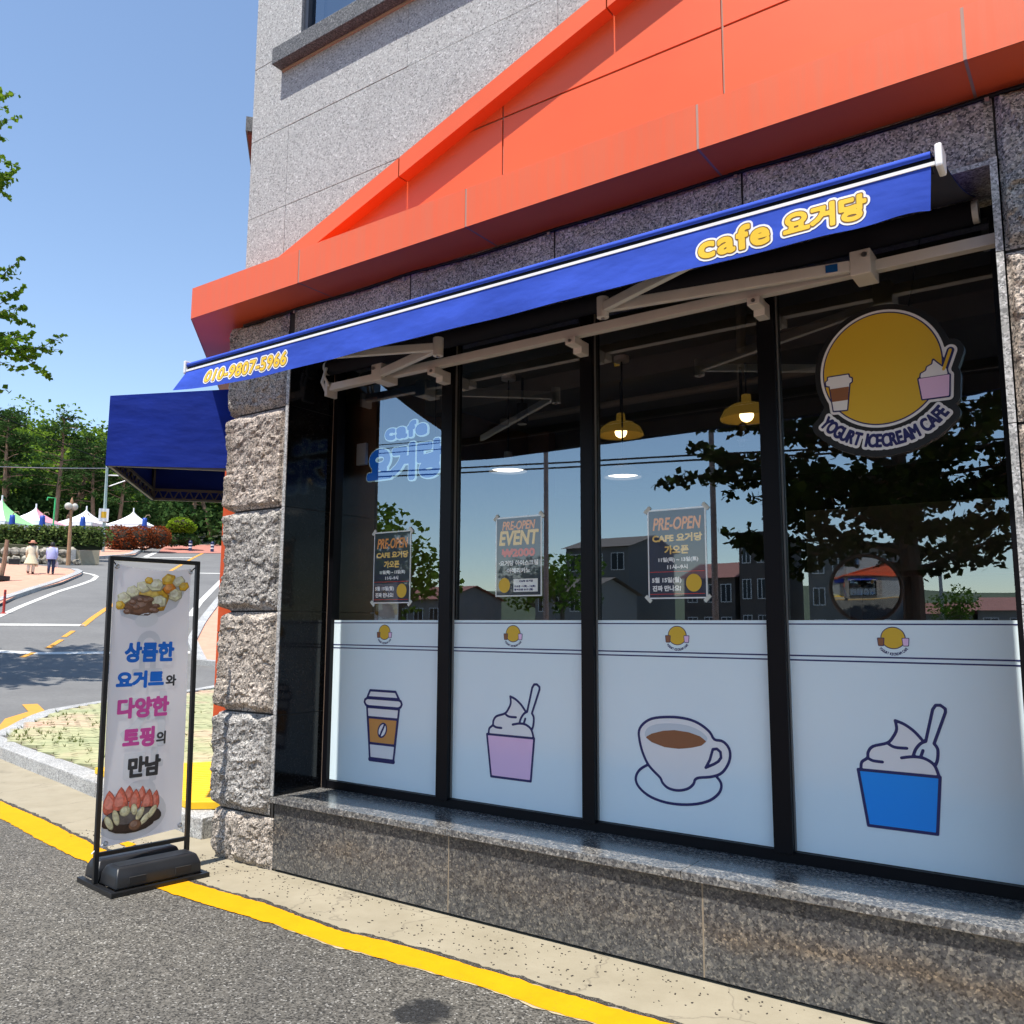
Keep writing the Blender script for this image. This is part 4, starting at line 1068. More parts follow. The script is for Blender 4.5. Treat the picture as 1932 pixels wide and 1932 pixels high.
# ------------------------------------------------------------------ posters taped to the glass
PY = GY - .004
def words(parent, name, txt, x0, x1, z0, z1, mat, bold=.002, shear=0.0, cell=.0022, pl=None, lift=.001):
    s = Shape().segs(fit(text_segs(txt, 1, shear), x0, x1, z0, z1))
    return print_mesh(name, s, bold, cell, pl, mat, parent, lift)
def poster(label, xc, zc, kind):
    w, h = .333, .478
    t = thing('poster', label, 'poster', (xc, PY, zc - h / 2), 'opening posters on the shop window')
    X, Z = (lambda u: xc - w / 2 + u * w), (lambda v: zc + h / 2 - v * h)
    pl = facade(PY)
    MB().box(X(0), X(1), PY, PY + .003, Z(1), Z(0)).build('sheet', M_POSTER_W, t)
    pr = MB().add([(X(.022), PY - .0006, Z(.985)), (X(.978), PY - .0006, Z(.985)), (X(.978), PY - .0006, Z(.018)), (X(.022), PY - .0006, Z(.018))], [(0, 1, 2, 3)]).build('print', M_POSTER, t)
    for (u, v, a) in (((0, 0, 45), (1, 0, -45)) if kind == 1 else ((0, 0, 45), (1, 0, -45), (0, 1, -45), (1, 1, 45))):
        c = Vector((X(u), PY - .001, Z(v))); d = Vector((math.cos(R(a)), 0, math.sin(R(a))))
        MB().obox(c, d, (0, 1, 0), (-d.z, 0, d.x), .022, .0004, .010).build('tape', M_TAPE, t)
    wd = lambda txt, u0, u1, v0, v1, m, b=.0015, sh=0.0: words(pr, 'lettering', txt, X(u0), X(u1), Z(v1), Z(v0), m, b, sh, .0019, pl, .0014)
    mark = lambda u, v, r: print_mesh('mark', Shape().circle((X(u), Z(v)), r * w, r * w * 1.06), 0, .004, pl, M_LOGO_Y, pr, .0014)
    if kind == 0:
        wd('PRE-OPEN', .10, .92, .10, .235, M_ORANGE_INK, .002, .22)
        wd('CAFE 요거당', .09, .93, .285, .37, M_GOLD_INK, .0024)
        wd('가오픈', .30, .70, .415, .505, M_GOLD_INK, .0024)
        wd('11일(목) ~ 13일(토)', .19, .86, .545, .60, M_POSTER_INK); wd('11시~9시', .34, .68, .625, .675, M_POSTER_INK)
        for v in (.70, .945):
            MB().add([(X(.03), PY - .0018, Z(v + .006)), (X(.96), PY - .0018, Z(v + .006)), (X(.96), PY - .0018, Z(v)), (X(.03), PY - .0018, Z(v))], [(0, 1, 2, 3)]).build('rule', M_RED_INK, pr)
        wd('5월 15일(월)', .07, .57, .765, .83, M_POSTER_INK); wd('진짜 만나요!', .08, .56, .855, .915, M_POSTER_INK)
        mark(.78, .83, .13)
    else:
        wd('PRE-OPEN', .15, .86, .06, .165, M_ORANGE_INK, .002, .22); wd('EVENT', .09, .93, .185, .355, M_GOLD_INK, .004, .15)
        wd('₩2000', .15, .85, .41, .50, M_RED_INK, .004)
        wd('·요거당 아이스크림', .08, .92, .555, .615, M_POSTER_INK, .0018); wd('·아메리카노', .23, .76, .65, .71, M_POSTER_INK, .0018)
        mark(.20, .86, .125)
        MB().add([(X(.40), PY - .0014, Z(.945)), (X(.92), PY - .0014, Z(.945)), (X(.92), PY - .0014, Z(.785)), (X(.40), PY - .0014, Z(.785))], [(0, 1, 2, 3)]).build('panel', M_POSTER_W, pr)
        pl2 = facade(PY - .0008)
        for txt, u0, u1, v0, v1 in (('CAFE 요거당', .53, .82, .80, .825), ('가오픈 11(목) - 13(토)', .42, .87, .865, .893), ('정식오픈 5/15 (월)', .42, .82, .905, .933)):
            words(pr, 'lettering', txt, X(u0), X(u1), Z(v1), Z(v0), M_NAVY, .0008, 0, .0016, pl2, .0014)
poster('navy opening poster with orange heading taped in the leftmost pane', -3.925, 1.933, 0)
poster('navy opening event poster with a red price in second pane', -2.903, 1.963, 1)
poster('navy opening poster with orange heading taped in the third pane', -1.887, 1.935, 0)

# ------------------------------------------------------------------ hanging sign board in the right pane
SY = .398
SP = lambda a, b, l: (a * .983, SY - l, 1.55 + (b - 1.55) * .983)
sg = thing('window_sign', 'round yellow sign board with black rim and curved lettering, fixed on right pane', 'sign', (-.845, SY, 2.36))
cx, cz = -.845, 2.772
disc = lambda: Shape().circle((cx, cz), .262, .268, 72)
lc = [(-1.088, 2.765), (-1.088, 2.75), (-1.098, 2.745), (-1.098, 2.725), (-1.082, 2.72), (-1.068, 2.595), (-1.006, 2.592), (-.990, 2.72), (-.978, 2.728), (-.978, 2.745), (-.99, 2.75), (-.992, 2.765)]
rc = [(-.684, 2.692), (-.555, 2.692), (-.562, 2.594), (-.672, 2.594)]
sw_ = [(-.676, 2.695), (-.672, 2.715), (-.65, 2.725), (-.645, 2.742), (-.622, 2.752), (-.618, 2.772), (-.604, 2.755), (-.585, 2.735), (-.566, 2.722), (-.562, 2.695)]
spn = [(-.577, 2.72), (-.545, 2.805)]
al = disc(); al.poly(lc).poly(rc).poly(sw_).line(spn, .02)
txt = arc_text(cx, cz, .378, R(219), R(318), .062)
for t in txt: al.segs(t)
print_mesh('backing', al, .045, .008, SP, M_BLACK_PAINT, sg, .0, .02)
wl = disc(); wl.poly(lc).poly(rc).poly(sw_).line(spn, .02)
print_mesh('white_border', wl, .018, .005, SP, M_WHITE_INK, sg, .003)
print_mesh('black_outline', wl, .006, .005, SP, M_NAVY, sg, .0045)
print_mesh('disc', Shape().circle((cx, cz), .262, .268, 72), 0, .006, SP, M_LOGO_Y, sg, .006)
ts = Shape()
for t in txt: ts.segs(t)
print_mesh('lettering_border', ts, .016, .0035, SP, M_WHITE_INK, sg, .004)
print_mesh('lettering', ts, .0035, .0025, SP, M_NAVY, sg, .0065)
print_mesh('cup_outline', Shape().poly(lc), .006, .004, SP, M_NAVY, sg, .0075)
print_mesh('cup_outline', Shape().poly(rc).poly(sw_).line(spn, .013), .006, .004, SP, M_NAVY, sg, .0075)
print_mesh('cup', Shape().poly(lc), 0, .004, SP, M_WHITE_INK, sg, .009)
print_mesh('cream_swirl', Shape().poly(sw_), 0, .004, SP, M_WHITE_INK, sg, .009)
print_mesh('cup_sleeve', Shape().poly([(-1.080, 2.705), (-.992, 2.705), (-.999, 2.64), (-1.073, 2.64)]), 0, .004, SP, M_COFFEE, sg, .0105)
print_mesh('pink_cup', Shape().poly(rc), 0, .004, SP, M_LILAC, sg, .009)
print_mesh('spoon', Shape().line(spn, .013), 0, .003, SP, M_LOGO_Y, sg, .010)
MB().tube([(-.72, GY + .03, 2.98), (-.62, GY + .03, 3.46)], .003, 5).build('lead_wire', M_BLACK, sg)

# ------------------------------------------------------------------ blue lettering sign behind the first pane
nsn = thing('lettering_sign', 'blue bubble lettering sign with pale outline hanging in leftmost pane', 'sign', (-4.0, .62, 2.5))
M_NEON = plain('blue_acrylic', (.01, .085, .40), .25, vary=0, emit=.35)
M_NEON_W = plain('pale_outline', (.42, .66, .75), .3, vary=0, emit=.35)
NP = facade(.62)
for txt_, x0, x1, z0, z1, bd in (('cafe', -4.20, -3.82, 2.865, 2.965, .006), ('요거당', -4.36, -3.68, 2.57, 2.80, .016)):
    s = Shape().segs(fit(text_segs(txt_, 1, 0, 1, 1.12) if txt_ == 'cafe' else text_segs(txt_, 1), x0, x1, z0, z1))
    print_mesh('lettering_edge', s, bd + .012, .005, NP, M_NEON_W, nsn, 0, .012)
    print_mesh('lettering', s, bd + .004, .004, NP, M_NEON, nsn, .003)
MB().tube([(-4.25, .63, 2.8), (-4.25, .63, 3.46)], .003, 5).tube([(-3.75, .63, 2.8), (-3.75, .63, 3.46)], .003, 5).build('hanging_wire', M_BLACK, nsn)

# ------------------------------------------------------------------ front awning
AW = thing('awning', 'long blue retractable awning with white stripe and yellow lettering over shop window', 'awning', (-2.4, .25, 3.2))
VX0, VX1, VY, VT, VB = -4.405, -.395, -.86, 3.028, 2.885
def val_pos(x, z, lift=0.0):
    """hanging valance: gentle waves, left end blown a little outwards"""
    t = (VT - z) / (VT - VB)
    e = max(0.0, (-3.75 - x) / .65); r = max(0.0, (x + .75) / .35)
    y = VY - .006 + t * (.004 * math.sin(x * 5.1) + .003 * math.sin(x * 11.7 + 1)) - .035 * t * e * e + .02 * t * r * r
    return (x - .075 * t * e * e - .012 * t * r, y - lift, z + .035 * t * e * e - .012 * t * r * math.sin(6 * r))
nx, nz = 120, 8
val = MB().add([val_pos(VX0 + (VX1 - VX0) * i / nx, VT - (VT - VB) * j / nz) for j in range(nz + 1) for i in range(nx + 1)],
               [(j * (nx + 1) + i, (j + 1) * (nx + 1) + i, (j + 1) * (nx + 1) + i + 1, j * (nx + 1) + i + 1) for j in range(nz) for i in range(nx)])
VAL = val.build('valance', M_BLUE, AW, smooth=True)
MB().add([val_pos(VX0 + (VX1 - VX0) * i / nx, VT - (VT - VB - .004) * j / nz, -.004) for j in range(nz + 1) for i in range(nx + 1)], [(j * (nx + 1) + i, j * (nx + 1) + i + 1, (j + 1) * (nx + 1) + i + 1, (j + 1) * (nx + 1) + i) for j in range(nz) for i in range(nx)]).build('valance_dark_sheet', plain('valance_dark_sheet', (.006, .008, .03), .8), AW, smooth=True)  # dark sheet added behind the valance to keep its mirrored back near black
vp = lambda a, b, l: val_pos(a, b, l)
s = Shape().segs(fit(text_segs('010-9807-5966', 1, .12, 1, 1.06), -4.185, -3.515, 2.920, 2.988))
for nm, gr, mt, lf in (('lettering_border', .0135, M_WHITE_INK, .0012), ('lettering_outline', .0065, M_BROWN_INK, .0019), ('lettering', .0028, M_YELLOW_INK, .0026)):
    print_mesh(nm, s, gr, .0032, vp, mt, VAL, lf, run=8)
s = Shape().segs(fit(text_segs('cafe', 1, 0, 1, 1.12), -1.190, -.930, 2.915, 2.998)).segs(fit(text_segs('요거당', 1), -.872, -.598, 2.918, 2.996))
for nm, gr, mt, lf in (('lettering_border', .0165, M_WHITE_INK, .0012), ('lettering_outline', .009, M_BROWN_INK, .0019), ('lettering', .005, M_YELLOW_INK, .0026)):
    print_mesh(nm, s, gr, .0032, vp, mt, VAL, lf, run=8)
# front bar: fabric-wrapped rail, dark slot, white trim
MB().box(VX0, VX1, VY, VY + .055, 3.030, 3.078).build('front_rail', M_BLACK, AW)
prof = [(-.004, 3.058), (-.010, 3.066), (-.006, 3.080), (.012, 3.087), (.06, 3.092)]
MB().add([(x, VY + p, z) for x in (VX0, VX1) for p, z in prof], [(k, k + 1, 5 + k + 1, 5 + k) for k in range(4)]).build('rail_cover', M_BLUE, AW, smooth=True)
MB().box(VX0, VX1 + .012, VY - .009, VY - .001, 3.029, 3.041).build('white_trim', M_WHITE_PL, AW)
for x0, x1 in ((VX0 - .022, VX0 - .001), (VX1 + .013, VX1 + .036)):
    MB().box(x0, x1, VY - .016, VY + .07, 3.018, 3.098).build('rail_end_cap', M_WHITE_PL, AW, bevel=.008)
# sloping cloth from the roller to the rail
nx, ny = 60, 10
cl = []
for j in range(ny + 1):
    t = j / ny
    for i in range(nx + 1):
        x = -4.395 + 4.02 * i / nx
        cl.append((x, VY + .05 + (.25 - .04 - VY - .05) * t, 3.088 + (3.385 - 3.088) * t - .03 * math.sin(math.pi * t) + .004 * math.sin(x * 4) * math.sin(math.pi * t)))
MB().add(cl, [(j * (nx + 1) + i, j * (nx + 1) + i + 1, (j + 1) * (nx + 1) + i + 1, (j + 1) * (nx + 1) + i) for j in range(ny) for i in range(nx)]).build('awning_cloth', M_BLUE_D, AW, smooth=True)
MB().add([(x, y, z - .006) for x, y, z in cl], [(j * (nx + 1) + i, (j + 1) * (nx + 1) + i, (j + 1) * (nx + 1) + i + 1, j * (nx + 1) + i + 1) for j in range(ny) for i in range(nx)]).build('awning_dark_sheet', plain('awning_dark_sheet', (.006, .007, .022), .8), AW, smooth=True)  # dark sheet added under the cloth, colouring the shaded underside near black
MB().tube([(-4.40, .25, 3.335), (-.40, .25, 3.335)], .052, 20).build('roller', M_BLACKCLOTH, AW, smooth=True)
for x in (-4.41, -.385):
    MB().tube([(x - .012, .25, 3.335), (x + .012, .25, 3.335)], .05, 20).build('roller_cap', M_WHITE_METAL, AW)
MB().box(-4.37, -.318, .22, .27, 3.162, 3.212).build('torsion_bar', M_WHITE_METAL, AW, bevel=.003)
MB().box(-4.395, -4.371, .20, .30, 3.12, 3.225).build('bar_end_cap', M_WHITE_METAL, AW, bevel=.004)
MB().tube([(-4.39, .21, 3.16), (-4.41, .19, 3.22), (-4.405, .21, 3.29), (-4.42, .25, 3.34)], .012, 8).tube([(-4.36, .21, 3.19), (-4.385, .18, 3.26), (-4.38, .2, 3.32)], .010, 8).build('bracket_arm', M_WHITE_METAL, AW)
for x in (-3.43, -1.36, -2.41):
    br = MB().box(x - .032, x + .032, .205, .285, 3.118, 3.160).box(x - .028, x + .028, .285, .368, 3.085, 3.160)
    BR = br.build('wall_bracket', M_WHITE_METAL, AW, bevel=.004)
    MB().tube([(x, .20, 3.138), (x, .215, 3.138)], .010, 10).build('bolt', M_STEEL, BR)
def arm(sh, el, tip, sgn):
    sh, el, tip = Vector(sh), Vector(el), Vector(tip)
    d = (el - sh).normalized()
    A = MB().bar(sh + d * .02, el, .032, .052).build('folding_arm', M_WHITE_METAL, AW, bevel=.005)
    MB().bar(el, tip, .030, .046).build('forearm', M_WHITE_METAL, A, bevel=.005)
    MB().tube([el + Vector((0, 0, -.052)), el + Vector((0, 0, .052))], .030, 14).build('elbow_joint', M_WHITE_METAL, A)
    MB().tube([el + Vector((0, 0, -.06)), el + Vector((0, 0, .06))], .009, 8).build('bolt', M_STEEL, A)
    MB().box(sh.x - .045, sh.x + .045, sh.y - .035, .285, sh.z - .055, sh.z + .06).build('shoulder_bracket', M_WHITE_METAL, A, bevel=.006)
    MB().tube([sh + Vector((-.02 * sgn, -.04, .03)), sh + Vector((-.02 * sgn, -.046, .03))], .012, 10).tube([sh + Vector((.05 * sgn, 0, -.03)), sh + Vector((.05 * sgn, 0, .03))], .008, 8).build('bolt', M_STEEL, A)
    return A
arm((-3.83, .16, 3.175), (-3.03, -.20, 3.105), (-4.12, -.80, 3.055), 1)
ra = arm((-.84, .16, 3.175), (-1.985, -.18, 3.115), (-.80, -.80, 3.055), -1)
p0, p1 = Vector((-.84, .16, 3.175)), Vector((-1.985, -.18, 3.115)); d = (p1 - p0).normalized(); sd = Vector((-d.y, d.x, 0)); sd = sd if sd.y < 0 else -sd
MB().obox(p0 + d * .13 + sd * .0185, d, sd, (0, 0, 1), .026, .0008, .018).build('blue_label', plain('blue_label', (.0, .10, .38), .5), ra)

# black cable run along the canopy soffit with little clips
cb = thing('cable', 'thin black cable clipped along the underside of the orange canopy', 'cable', (-2.4, -.02, 3.68))
pts = []
for i in range(90):
    x = -5.0 + 5.6 * i / 89
    pts.append((x, -.035 - .006 * math.sin(x * 3), 3.688 - .012 * abs(math.sin((x + 4.45) * math.pi / 1.05)) + .006 * noise.noise(Vector((x * 2, 0, 0)))))
MB().tube(pts, .009, 6).build('wire', M_BLACK, cb, smooth=True)
for x in (-4.448, -3.449, -2.39, -1.338, -.29): MB().box(x - .008, x + .008, -.05, -.03, 3.655, 3.672).build('clip', M_STEEL, cb)

# ------------------------------------------------------------------ box awning over the side entrance
SA = thing('box_awning', 'dark blue fixed box awning over the side entrance left of stone pillar', 'awning', LW(1.3, 0, 2.7))
a0, a1, n0, n1 = .40, 2.21, .0, .95
def q4(p): return [LW(*x) for x in p]
M = MB()
M.add(q4([(a0, n1, 2.70), (a0, n0, 2.72), (a0, n0, 3.345), (a0, n1, 3.225)]), [(0, 1, 2, 3)])
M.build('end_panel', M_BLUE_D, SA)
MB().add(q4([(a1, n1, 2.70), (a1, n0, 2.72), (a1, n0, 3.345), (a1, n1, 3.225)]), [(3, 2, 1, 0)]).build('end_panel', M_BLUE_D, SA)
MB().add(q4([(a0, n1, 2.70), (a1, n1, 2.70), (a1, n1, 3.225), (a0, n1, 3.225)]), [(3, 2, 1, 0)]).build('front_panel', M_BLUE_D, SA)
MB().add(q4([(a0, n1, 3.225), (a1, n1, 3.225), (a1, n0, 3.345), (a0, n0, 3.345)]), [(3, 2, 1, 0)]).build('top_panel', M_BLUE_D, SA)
MB().add(q4([(a0 + .01, n1 - .01, 3.2), (a1 - .01, n1 - .01, 3.2), (a1 - .01, n0, 3.3), (a0 + .01, n0, 3.3)]), [(0, 1, 2, 3)]).build('lining', M_BLACKCLOTH, SA)
fm = MB()
for z in (2.71, 2.80):
    e = .02
    for p, q in (((a0 + e, n1 - e), (a1 - e, n1 - e)), ((a0 + e, n1 - e), (a0 + e, .02)), ((a1 - e, n1 - e), (a1 - e, .02))):
        fm.bar(LW(*p, z), LW(*q, z), .022)
for k in range(10):
    for (p, q) in (((a1 - .02, n1 - .02), (a1 - .02, .02)), ((a0 + .02, n1 - .02), (a1 - .02, n1 - .02))):
        A, Bq = Vector(LW(*p, 2.71)), Vector(LW(*q, 2.71))
        c0 = A.lerp(Bq, k / 10); c1 = A.lerp(Bq, (k + .5) / 10) + Vector((0, 0, .09)); c2 = A.lerp(Bq, (k + 1) / 10)
        fm.bar(c0, c1, .010); fm.bar(c1, c2, .010)
for z0, z1, p in ((2.7, 3.2, (a0 + .02, n1 - .02)), (2.7, 3.2, (a1 - .02, n1 - .02))): fm.bar(LW(*p, z0), LW(*p, z1), .022)
fm.build('steel_frame', plain('frame_steel', (.10, .10, .11), .5, .3), SA)

# ------------------------------------------------------------------ banner stand
P0 = Vector((-5.05, -.853, 0)); BD = Vector((math.cos(R(83)), math.sin(R(83)), 0)); BN = Vector((BD.y, -BD.x, 0))
def bs(t, z, n=0.0): p = P0 + BD * t + BN * n; return (p.x, p.y, z)
ST = thing('banner_stand', 'black steel stand holding a tall white dessert banner beside the pillar', 'banner stand', P0)
LEAN = -.030
def post(t): return bs(t, .02), bs(t + LEAN, 1.962)
for t in (0, .565):
    a, b_ = post(t); MB().bar(a, b_, .026, .026, up=BN).build('post', M_BLACK_PAINT, ST, bevel=.002)
MB().bar(bs(LEAN - .012, 1.952), bs(.565 + LEAN + .012, 1.952), .026, .026).build('top_rail', M_BLACK_PAINT, ST, bevel=.002)
MB().bar(bs(-.005, .195), bs(.57, .195), .024, .024).build('cross_rail', M_BLACK_PAINT, ST, bevel=.002)
for t in (0, .565):
    MB().bar(bs(t, .018, -.22), bs(t, .018, .27), .034, .03).build('foot_bar', M_BLACK_PAINT, ST, bevel=.003)
MB().bar(bs(-.0, .018, .255), bs(.565, .018, .255), .03, .028).build('foot_bar', M_BLACK_PAINT, ST, bevel=.003)
# water tank base: two humps with slots
def tank(n0, n1, name):
    bm_ = []
    for (z, i_t, i_n) in ((.034, 0, 0), (.10, .004, .006), (.145, .02, .035), (.150, .05, .065)):
        bm_.append([bs(.02 + i_t, z, n0 + i_n), bs(.545 - i_t, z, n0 + i_n), bs(.545 - i_t, z, n1 - i_n), bs(.02 + i_t, z, n1 - i_n)])
    mb = MB(); vs = [p for r_ in bm_ for p in r_]
    fs = [(4 * i + k, 4 * i + (k + 1) % 4, 4 * i + 4 + (k + 1) % 4, 4 * i + 4 + k) for i in range(3) for k in range(4)]
    fs = [tuple(reversed(f)) for f in fs] + [(15, 14, 13, 12)[::-1], (0, 1, 2, 3)]
    return mb.add(vs, fs).build(name, M_RUBBER, ST, bevel=.010, bseg=3, smooth=True)
TK = tank(.016, .235, 'base_tank'); tank(-.20, -.016, 'base_tank')
for t in (.10, .38): MB().obox(bs(t + .045, .075, .236), BD, BN, (0, 0, 1), .05, .004, .018).build('hand_slot', M_JOINT, TK)
# banner cloth
def ban_pos(t, z, lift=0.0):
    u = t / .5; w = (1.92 - z) / 1.68
    n = .006 + .005 * math.sin(math.pi * min(1, max(0, u))) * (.5 + .5 * math.cos(w * 5)) + .004 * math.sin(w * 9 + u * 3)
    top = .030 * 4 * u * (1 - u) * max(0, 1 - w * 6)
    return bs(t + LEAN * (1 - w) + .022, z - top, n + lift)
nx, nz = 16, 40
bt, bb = lambda u: 1.925 - .010 * u, lambda u: .232 + .035 * u
bv = [ban_pos(.5 * i / nx - .004, bt(i / nx) + (bb(i / nx) - bt(i / nx)) * j / nz) for j in range(nz + 1) for i in range(nx + 1)]
def banner_cloth():
    m = bpy.data.materials.new('banner_cloth'); m.use_nodes = True; nt = m.node_tree; nt.nodes.clear()
    out = N(nt, 'ShaderNodeOutputMaterial'); mx = N(nt, 'ShaderNodeMixShader'); mx.inputs[0].default_value = .42
    d_ = N(nt, 'ShaderNodeBsdfDiffuse'); t_ = N(nt, 'ShaderNodeBsdfTranslucent')
    d_.inputs[0].default_value = (.92, .92, .95, 1); t_.inputs[0].default_value = (.92, .92, .95, 1)
    nt.links.new(d_.outputs[0], mx.inputs[1]); nt.links.new(t_.outputs[0], mx.inputs[2]); nt.links.new(mx.outputs[0], out.inputs[0]); return m
BAN = MB().add(bv, [(j * (nx + 1) + i, (j + 1) * (nx + 1) + i, (j + 1) * (nx + 1) + i + 1, j * (nx + 1) + i + 1) for j in range(nz) for i in range(nx)]).build('banner', banner_cloth(), ST, smooth=True)
# print coordinates are those of the un-leaned stand plane, shift back by the lean
bp = lambda a, b, l: ban_pos(a - .022 - LEAN * (1 - (1.92 - b) / 1.68), b, l)
# faint lettering of the far side showing through
s = Shape()
for ch, x0, x1, z0, z1 in (('요', .15, .32, 1.24, 1.50), ('거', .10, .36, .80, 1.12), ('당', .13, .36, .47, .78)): s.segs(fit(text_segs(ch, 1), x0, x1, z0, z1))
print_mesh('ghost_lettering', s, .010, .006, bp, M_GHOST_INK, BAN, .0012, run=8)
for txt_, x0, x1, z0, z1, mt, bd in (('상큼한', .092, .398, 1.320, 1.434, M_BLUE_INK, .0065), ('요거트', .052, .340, 1.162, 1.256, M_BLUE_INK, .0065), ('와', .360, .424, 1.163, 1.228, M_GREY_INK, .003),
                                      ('다양한', .070, .382, .980, 1.094, M_PINK_INK, .0065), ('토핑', .112, .298, .802, .912, M_PINK_INK, .0065), ('의', .318, .374, .806, .880, M_GREY_INK, .003), ('만남', .154, .348, .622, .736, M_GREY_INK, .0065)):
    print_mesh('lettering', Shape().segs(fit(text_segs(txt_, 1), x0, x1, z0, z1)), bd, .0035, bp, mt, BAN, .0026, run=8)
# printed dessert bowls
def ink(name, col, vs_=30): return plain(name, col, .5, vary=.35, vscale=vs_)
M_BOWL = plain('bowl_print', (.70, .71, .75), .5, vary=.1)
def ell(cx_, cz_, rx, rz, rot, n=26): return [(cx_ + rx * math.cos(t) * math.cos(rot) - rz * math.sin(t) * math.sin(rot), cz_ + rx * math.cos(t) * math.sin(rot) + rz * math.sin(t) * math.cos(rot)) for t in np.linspace(0, 2 * math.pi, n + 1)[:-1]]
BL = print_mesh('bowl_print', Shape().poly(ell(.236, 1.735, .232, .095, .30)).poly([(.02, 1.68), (.45, 1.76), (.40, 1.66), (.30, 1.60), (.16, 1.565), (.05, 1.60)]), 0, .006, bp, M_BOWL, BAN, .0012, run=8)
print_mesh('cream_print', Shape().poly(ell(.21, 1.575, .075, .045, .15)), 0, .006, bp, M_CREAM_PR, BAN, .0022, run=8)
def tint(name, src, f, w=0.0):
    return ink(name, tuple(min(1, c * f + w) for c in src))
TON = {}
for nm, col in (('mango', (.85, .45, .03)), ('cheese', (.82, .74, .48)), ('crumb', (.23, .11, .06)), ('orange', (.85, .25, .02)), ('berry', (.70, .16, .10)), ('banana', (.72, .66, .40)), ('choc', (.035, .018, .016))):
    TON[nm] = (tint(nm + '_shade', col, .55), ink(nm + '_mid', col, 40), tint(nm + '_light', col, 1.05, .10))
def piece(parent, pts, tone, lift):
    """a printed piece of food: dark rim, body, lit side"""
    cx_ = sum(p[0] for p in pts) / len(pts); cz_ = sum(p[1] for p in pts) / len(pts)
    sc = lambda f, dx, dz: [(cx_ + (p[0] - cx_) * f + dx, cz_ + (p[1] - cz_) * f + dz) for p in pts]
    w_ = max(p[0] for p in pts) - min(p[0] for p in pts)
    for f, d_, m_, q in ((1.0, 0, TON[tone][0], 0), (.90, .03, TON[tone][1], .00025), (.55, .10, TON[tone][2], .0005)):
        print_mesh('fruit_print', Shape().poly(clip(sc(f, -d_ * w_, d_ * w_), lambda v: v[0] - .012)), 0, .004, bp, m_, parent, lift + q, run=8)
for k, (x, z, r_, tn) in enumerate([(.235, 1.715, .12, 'mango'), (.17, 1.672, .115, 'crumb'), (.06, 1.715, .045, 'cheese'), (.035, 1.665, .034, 'mango'), (.11, 1.76, .046, 'cheese'), (.175, 1.795, .05, 'cheese'), (.25, 1.815, .058, 'cheese'), (.205, 1.845, .03, 'mango'), (.335, 1.85, .052, 'mango'), (.345, 1.79, .048, 'orange'), (.405, 1.835, .046, 'cheese'), (.44, 1.80, .038, 'mango'), (.28, 1.70, .055, 'cheese'), (.388, 1.745, .052, 'cheese')] + [(.17 + .09 * math.cos(q), 1.668 + .045 * math.sin(q * 1.7), .026, 'crumb') for q in range(9)]):
    n_ = 6 if tn != 'crumb' else 11
    ph = random.random() * 6
    p = [(x + r_ * random.uniform(.9, 1.08) * math.cos(t + ph), z + r_ * (.66 if tn == 'crumb' else .88) * random.uniform(.9, 1.08) * math.sin(t + ph)) for t in np.linspace(0, 2 * math.pi, n_ + 1)[:-1]]
    piece(BL, p, tn, .0016 + .0006 * k if k < 15 else .0108)
BL2 = print_mesh('bowl_print', Shape().poly(clip(ell(.185, .40, .225, .15, -.05), lambda q: q[0] - .012)), 0, .006, bp, M_BOWL, BAN, .0012, run=8)
def berry(x, z, w_, h_, lean):
    prof = [(0, 1.0), (.35, .72), (.75, .2), (.98, -.35), (.85, -.8), (.4, -1.0), (-.4, -1.0), (-.85, -.8), (-.98, -.35), (-.75, .2), (-.35, .72)]
    return [(x + u_ * w_ + lean * v_ * w_, z + v_ * h_) for u_, v_ in prof]
k = 0
for x, z, w_, h_, ln in [(.165, .525, .034, .050, 0), (.245, .515, .030, .048, .1), (.055, .485, .050, .075, -.2), (.330, .465, .036, .062, .25), (.115, .495, .050, .078, 0), (.205, .485, .040, .066, .05), (.285, .470, .042, .070, .15)]:
    piece(BL2, berry(x, z, w_, h_, ln), 'berry', .0016 + .0006 * k); k += 1
for x, z, rx, rz, ro, tn in [(.075, .385, .070, .045, .4, 'choc'), (.19, .350, .15, .060, 0, 'choc'), (.305, .385, .075, .045, -.3, 'choc'), (.052, .37, .020, .048, .5, 'banana'), (.092, .395, .020, .050, .3, 'banana'), (.145, .425, .034, .030, .1, 'banana'), (.20, .428, .020, .036, .2, 'banana'), (.238, .398, .020, .044, -.5, 'banana'), (.275, .365, .018, .050, -.8, 'banana'), (.315, .40, .019, .044, -.6, 'banana'), (.21, .335, .04, .032, 0, 'crumb')]:
    piece(BL2, ell(x, z, rx, rz, ro, 14), tn, .0016 + .0006 * k); k += 1
for t, z in ((.012, 1.905), (.492, 1.893), (.485, .285), (.02, .255)):
    c = Vector(ban_pos(t, z, .005)); 
    MB().tube([c + Vector((0, 0, .012 * math.cos(a))) + BD * .012 * math.sin(a) for a in np.linspace(0, 2 * math.pi, 11)], .004, 6, False).build('eyelet', M_STEEL, ST)
    o_ = Vector(bs(LEAN - .0 if t < .2 else .565 + LEAN, z + (.03 if z > 1 else -.05)))
    MB().tube([c, c.lerp(o_, .55) + Vector((0, 0, .01)), o_], .004, 6).build('tie', M_BLACK if z > 1 else M_WHITE_PL, ST)

